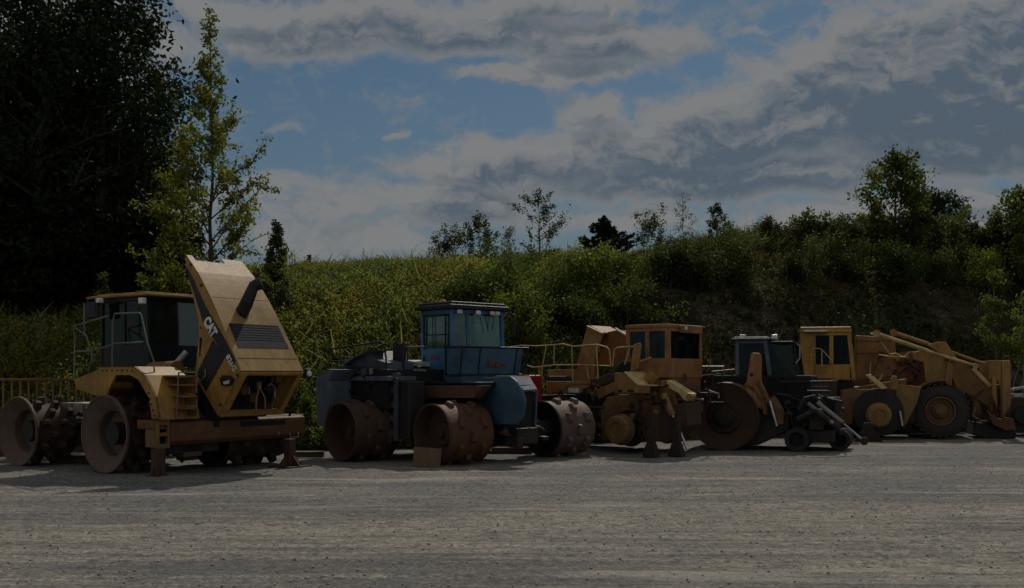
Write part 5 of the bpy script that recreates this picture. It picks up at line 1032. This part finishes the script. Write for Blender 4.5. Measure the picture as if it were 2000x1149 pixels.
tree('cedar_tree', 'tiny dark cedar on the skyline right of the poplar', 'tree', at(604, 43), 43, zt_(497, 43), .5, cone, base=(.02, .035, .016), leaves=500, ls=.12, limbs=12, subs=3, tr=.03, seed=9, crown0=.02, clump=.04, m='leafdark')
# --- saplings along the skyline
sk = (.035, .050, .022)
for (px, py, Y, w_, kind, lab) in (
    (872, 452, 43.0, 1.7, 'b', 'bushy brownish sapling on the skyline above the blue cab'), (938, 418, 43.5, 1.6, 't', 'thin sapling on the skyline between the bushy one and the taller sapling'), (986, 448, 43.5, 1.0, 'w', 'sparse twiggy sapling leaning right on the skyline'),
    (1056, 368, 43.8, 1.9, 't', 'tallest sapling at the middle of the skyline, airy with a bent tip'), (1276, 424, 45.6, 2.1, 'b', 'spiky bush on the skyline just right of the cedar'), (1333, 378, 46.8, 1.1, 'w', 'wispy pale sapling on the skyline with hardly any leaves'),
    (1397, 396, 46.5, 1.35, 't', 'small dense-leaved sapling with upright shoots, right of the wispy one')):
    if kind == 'w': tree('sapling', lab, 'sapling', at(px, Y), Y, zt_(py, Y), w_ * 1.5, egg, base=(.07, .07, .035), leaves=520, ls=.09, limbs=16, subs=5, tr=.03, seed=px, group='saplings along the skyline', crown0=.05, rise=1.1, clump=.07, lean=.1 if px < 1000 else 0)
    elif kind == 't': tree('sapling', lab, 'sapling', at(px, Y), Y, zt_(py, Y), w_ * 1.55, lambda t: egg(t) * (1.15 - t * .75), base=sk, leaves=1500, ls=.12, limbs=20, subs=5, tr=.045, seed=px, group='saplings along the skyline', crown0=.06, rise=1.0, clump=.07)
    else: tree('sapling', lab, 'sapling', at(px, Y), Y, zt_(py, Y), w_ * 1.45, lambda t: .9 - .35 * t, base=(.045, .046, .025), leaves=1900, ls=.11, limbs=24, subs=4, tr=.03, seed=px, group='saplings along the skyline', crown0=.02, rise=1.3, clump=.09, stems=4)
tree('cedar_tree', 'dark pointed cedar on the skyline, widest of the small conifers', 'tree', at(1180, 44.8), 44.8, zt_(420, 44.8), 3.3, lambda t: (1 - t) ** 1.15 + .02, base=(.014, .028, .014), leaves=7500, ls=.15, limbs=90, subs=4, tr=.06, seed=12, crown0=.0, rise=.7, clump=.035, twig=.22, m='leafdark')
# --- right-hand skyline: tree and bushes
tree('sycamore_tree', 'tallest tree on the right skyline, rounded and leafy above the loader', 'tree', at(1748, 48), 48, zt_(296, 48), 4.3, lambda t: egg(t) * (1.05 - t * .5), base=(.055, .070, .020), leaves=4600, ls=.22, limbs=40, subs=5, tr=.10, seed=22, crown0=.04, rise=.7, clump=.16, yellow=.06)
tree('round_tree', 'blue-green round tree half hidden behind the tallest right tree', 'tree', at(1826, 52), 52, zt_(390, 52), 2.9, oval, base=(.022, .038, .026), leaves=6500, ls=.20, limbs=30, subs=5, tr=.09, seed=23, crown0=.05, clump=.2, m='leafdark')
tree('sycamore_tree', 'broad-leaved tree cut by the right edge of the photo', 'tree', at(1992, 47), 47, zt_(376, 47), 3.0, egg, base=(.05, .062, .02), leaves=4200, ls=.22, limbs=30, subs=5, tr=.08, seed=24, crown0=.04, clump=.16)
row = [(1440, 455, 1.5), (1478, 448, 1.6), (1512, 440, 1.7), (1548, 452, 1.7), (1585, 436, 1.8), (1622, 428, 2.0), (1660, 432, 2.0), (1702, 432, 2.3), (1750, 428, 2.5), (1800, 440, 2.4), (1850, 436, 2.2), (1895, 432, 2.2), (1935, 418, 2.0), (1975, 422, 2.4), (2030, 400, 2.8), (2080, 400, 3)]
what = ['low dark bush first in the hedge right of the dense sapling', 'upright dark bush second in the hedge on the skyline', 'reddish-tipped bush third in the hedge on the skyline', 'grassy-looking bush fourth in the hedge, above the dozer cab', 'willowy bush fifth in the hedge, above the yellow cab', 'dark bush sixth in the hedge, left of the yellow-green one', 'dark leafy bush just left of the yellow-green bush', 'yellow-green bush at the left foot of the tallest right tree', 'leafy bush directly under the tallest right tree', 'bush under the round blue-green tree', 'mixed green bush right of the round blue-green tree', 'brownish-green bush third from the right edge of the skyline', 'bush with bare sprigs second from the right edge of the skyline', 'broad bush under the tree at the right edge', 'bush at the far right corner of the bank', 'bush beyond the right edge of the bank']
for i, (px, py, w_) in enumerate(row):
    Y = 47 + i * .08 + (i % 2) * .7; yel = i == 7
    if i == 15: continue
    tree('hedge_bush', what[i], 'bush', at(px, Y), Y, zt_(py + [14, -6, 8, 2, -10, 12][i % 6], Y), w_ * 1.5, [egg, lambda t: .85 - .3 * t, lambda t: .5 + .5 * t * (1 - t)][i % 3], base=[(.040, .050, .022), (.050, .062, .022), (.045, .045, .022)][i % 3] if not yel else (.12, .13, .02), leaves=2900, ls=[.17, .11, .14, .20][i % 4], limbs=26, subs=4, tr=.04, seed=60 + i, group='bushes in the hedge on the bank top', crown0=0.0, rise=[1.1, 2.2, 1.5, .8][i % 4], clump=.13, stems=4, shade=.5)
# --- big shrubs on the slope
sl = [(905, 545, 40.5, 2.6, (.045, .060, .018), 'shrub high on the slope above the blue cab roof'), (985, 548, 41.5, 3.0, (.040, .058, .020), 'broad shrub high on the slope below the sparse twiggy sapling'), (1080, 525, 41.8, 3.0, (.040, .056, .018), 'broad shrub on the slope under the tallest skyline sapling'),
      (1150, 505, 42.2, 2.6, (.060, .075, .022), 'bright shrub on the slope just below the pointed cedar'), (1225, 515, 41.5, 3.2, (.062, .078, .022), 'bright arching shrub on the slope right of the pointed cedar'), (1000, 605, 37.5, 2.8, (.075, .092, .024), 'light green shrub low on the slope right of the blue cab'),
      (1075, 590, 38.2, 2.6, (.030, .044, .016), 'dark shrub on the slope above the orange engine hood'), (1150, 600, 38.6, 2.8, (.040, .055, .018), 'dark green shrub above the raised orange hood sheets'), (1240, 585, 39.8, 2.6, (.045, .058, .018), 'shrub low on the slope above the orange cab'),
      (1300, 500, 44.2, 2.6, (.030, .040, .016), 'very dark shrub on the slope below the spiky skyline bush'), (1370, 505, 44.5, 2.6, (.026, .034, .014), 'very dark shrub on the slope below the wispy sapling'), (1440, 500, 45, 2.6, (.032, .042, .016), 'dark shrub hanging over the bank edge above the grey cab'),
      (930, 640, 35.0, 1.9, (.055, .075, .022), 'green shrub behind the right side of the blue cab'), (1560, 500, 45.4, 2.7, (.028, .038, .015), 'dark shrub under the hedge, above the yellow cab'), (1650, 490, 45.8, 2.8, (.030, .040, .015), 'dark shrub under the hedge, left of the yellow-green bush'), (1740, 500, 45.6, 2.8, (.036, .048, .016), 'dark shrub under the hedge below the tallest right tree'),
      (1840, 500, 45.0, 2.8, (.045, .055, .018), 'shrub on the right bank below the round tree'), (1915, 520, 43.6, 2.5, (.085, .105, .024), 'light green shrub on the right bank slope'), (1985, 500, 43.5, 2.9, (.065, .080, .020), 'green shrub high on the right bank by the photo edge')]
for i, (px, py, Y, w_, bs, lab) in enumerate(sl):
    hh = w_ * .5; ys_ = [y for y in np.arange(30, 52, .2) if float(hill(at(px, y), y)) + hh >= zt_(py, y)]; Y = ys_[0] if ys_ else Y
    tree('slope_shrub', lab, 'shrub', at(px, Y), Y, zt_(py, Y) + .2, w_ * [1.15, .9, 1.3][i % 3], [egg, lambda t: .9 - .5 * t, lambda t: .55 + .3 * math.sin(t * 9)][i % 3], base=bs, leaves=4600, ls=[.14, .10, .12][i % 3], limbs=24, subs=5, tr=.03, seed=90 + i, group='shrubs on the bank', crown0=0.0, rise=[.5, 1.2, .8][i % 3], clump=.17, stems=5, shade=.5, yellow=.03, twig=.8)
tree('slender_tree', 'slender pale-stemmed tree low on the bank at the right edge', 'tree', at(1962, 40.2), 40.2, zt_(520, 40.2), 2.6, lambda t: max(.1, math.sin(math.pi * t) ** .8) if t > .3 else .05, base=(.075, .095, .024), leaves=4200, ls=.13, limbs=22, subs=5, tr=.05, seed=130, crown0=.38, rise=1.2, clump=.12, stems=3, bk='barkpale')
for i, (px, py, Y, w_, lab) in enumerate(((580, 700, 30.6, .9, 'leafy weed bush in the gap between the first two compactors'), (600, 745, 29.8, .7, 'low weed bush close to the blue compactor rear fender'), (300, 505, 33.2, 1.3, 'feathery shoots rising above the tipped-hood compactor cab'), (215, 520, 33.4, 1.0, 'feathery shoots above the left half of the compactor cab roof'))):
    tree('weed_bush', lab, 'bush', at(px, Y), Y, zt_(py, Y), w_, egg, base=(.065, .085, .022), leaves=1500, ls=.11, limbs=14, subs=4, tr=.015, seed=140 + i, group='weed bushes at the foot of the bank', crown0=0, rise=1.6, clump=.08, stems=4)

# --- ground cover nobody could count
def weeds(name, label, xr, n, trange, hgt, leaf, K, base, seed, yellow=.0, thin=None, blade=False, density=None, cat='weeds'):
    r = np.random.default_rng(seed); X = r.uniform(xr[0], xr[1], n); t_ = r.uniform(trange[0], trange[1], n); Y = toe(X) + t_ * WID
    keep = np.ones(n, bool)
    if density is not None: keep = r.random(n) < density(X, Y, t_)
    X, Y = X[keep], Y[keep]; Z = hill(X, Y); Z = np.maximum(Z, -.01); n = len(X); pat = vnoise(X, Y, 1.7, seed, 3); pat2 = vnoise(X, Y, 4.5, seed + 9, 2)
    hue = r.normal(size=n) * .8 + vnoise(X, Y, 2.2, seed + 33, 2) * 1.2; h = hgt * r.uniform(.45, 1.1, n) * (1 - .45 * np.clip((Y - toe(X)) / WID, 0, 1.1)) * (1 + .45 * pat); ln = r.normal(size=(n, 2)) * .16
    k = np.tile(np.arange(K), n); i = np.repeat(np.arange(n), K); u = (k + r.random(n * K)) / K
    C = np.stack([X[i] + ln[i, 0] * u * h[i] + r.normal(size=n * K) * .05, Y[i] + ln[i, 1] * u * h[i] + r.normal(size=n * K) * .05, Z[i] + u * h[i]], -1)
    c = tints(n * K, base, .25, 0, r) * (1 + .55 * pat2[i] + .45 * pat[i])[:, None].clip(.25, 2) * (.55 + .6 * u)[:, None] * (1 + np.stack([.22, .0, -.1], -1)[None] * (hue[i])[:, None])  # leaves darken towards the ground: shade inside the weeds put into the tint
    if yellow:
        ky = (r.random(n * K) < yellow * np.clip(1 + 2.5 * pat2[i], 0, 3)) & (u > .6); c[ky] = np.array([.24, .19, .03]) * r.uniform(.6, 1.1, (ky.sum(), 1))
    o = foliage(name, C, leaf * r.uniform(.55, 1.3, n * K), c, 'weed', None, aspect=.5 if not blade else .14, up=.45, seed=seed, blade=blade); return tag(o, label, cat, None, 'stuff')
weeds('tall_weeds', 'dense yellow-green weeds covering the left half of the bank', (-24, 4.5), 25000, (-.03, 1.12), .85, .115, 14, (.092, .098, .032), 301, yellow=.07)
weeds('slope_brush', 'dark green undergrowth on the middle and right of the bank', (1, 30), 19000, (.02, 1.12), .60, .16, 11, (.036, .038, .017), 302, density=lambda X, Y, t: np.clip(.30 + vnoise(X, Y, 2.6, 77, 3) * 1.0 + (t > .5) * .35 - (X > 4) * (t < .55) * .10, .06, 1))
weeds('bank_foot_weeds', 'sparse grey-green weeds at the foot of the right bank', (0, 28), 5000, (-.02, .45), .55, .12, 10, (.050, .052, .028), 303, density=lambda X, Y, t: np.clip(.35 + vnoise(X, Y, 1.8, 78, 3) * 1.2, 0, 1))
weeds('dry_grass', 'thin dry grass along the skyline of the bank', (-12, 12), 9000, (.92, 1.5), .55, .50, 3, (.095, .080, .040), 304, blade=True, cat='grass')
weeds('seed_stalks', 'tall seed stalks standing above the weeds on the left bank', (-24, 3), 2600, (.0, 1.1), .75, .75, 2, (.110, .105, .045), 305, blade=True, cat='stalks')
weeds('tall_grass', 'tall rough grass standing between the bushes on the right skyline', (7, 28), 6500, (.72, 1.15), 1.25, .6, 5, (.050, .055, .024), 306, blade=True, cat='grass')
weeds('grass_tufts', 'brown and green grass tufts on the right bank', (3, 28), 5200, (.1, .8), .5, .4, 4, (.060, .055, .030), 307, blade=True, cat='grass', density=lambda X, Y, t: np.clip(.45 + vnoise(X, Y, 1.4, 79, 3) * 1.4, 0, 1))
# --- loose stones on the yard
r = np.random.default_rng(11); N = 5200; Ys = 9.5 + 17 * r.random(N) ** 1.3; Xs = (r.random(N) * 1.25 - .62) * Ys; S_ = .008 + .020 * r.random(N) ** 4
ico = np.array([(0, 0, 1), (.9, 0, .2), (0, .9, .25), (-.9, 0, .1), (0, -.9, .2), (0, 0, -.6)]); fc = np.array([(0, 1, 2), (0, 2, 3), (0, 3, 4), (0, 4, 1), (5, 2, 1), (5, 3, 2), (5, 4, 3), (5, 1, 4)])
an = r.random(N) * 6.28; ca, sa = np.cos(an), np.sin(an); V = ico[None] * r.uniform(.6, 1.3, (N, 6, 1)) * S_[:, None, None] * np.array([1.2, 1, .7]); Vx = V[..., 0] * ca[:, None] - V[..., 1] * sa[:, None]; Vy = V[..., 0] * sa[:, None] + V[..., 1] * ca[:, None]
V = np.stack([Vx + Xs[:, None], Vy + Ys[:, None], V[..., 2] + (gz(Xs, Ys) + S_ * .3)[:, None]], -1).reshape(-1, 3); Fc = (fc[None] + np.arange(N)[:, None, None] * 6).reshape(-1, 3)
me = bpy.data.meshes.new('loose_stones'); me.vertices.add(len(V)); me.vertices.foreach_set('co', V.ravel()); me.loops.add(Fc.size); me.loops.foreach_set('vertex_index', Fc.ravel().astype(np.int32)); me.polygons.add(len(Fc)); me.polygons.foreach_set('loop_start', np.arange(len(Fc)) * 3); me.polygons.foreach_set('loop_total', np.full(len(Fc), 3)); me.update()
m, t, b_ = mat('stone'); nn_ = t.noise(t.add('ShaderNodeTexCoord').outputs['Object'], 3.3, 3, .8); t.put(b_, 'Base Color', t.mix(t.ramp(nn_, .35, .65), (.14, .135, .13), (.42, .39, .35))); b_.inputs['Roughness'].default_value = .9
me.materials.append(m); o = bpy.data.objects.new('loose_stones', me); COL.objects.link(o); tag(o, 'loose stones scattered over the gravel yard', 'stones', None, 'stuff')
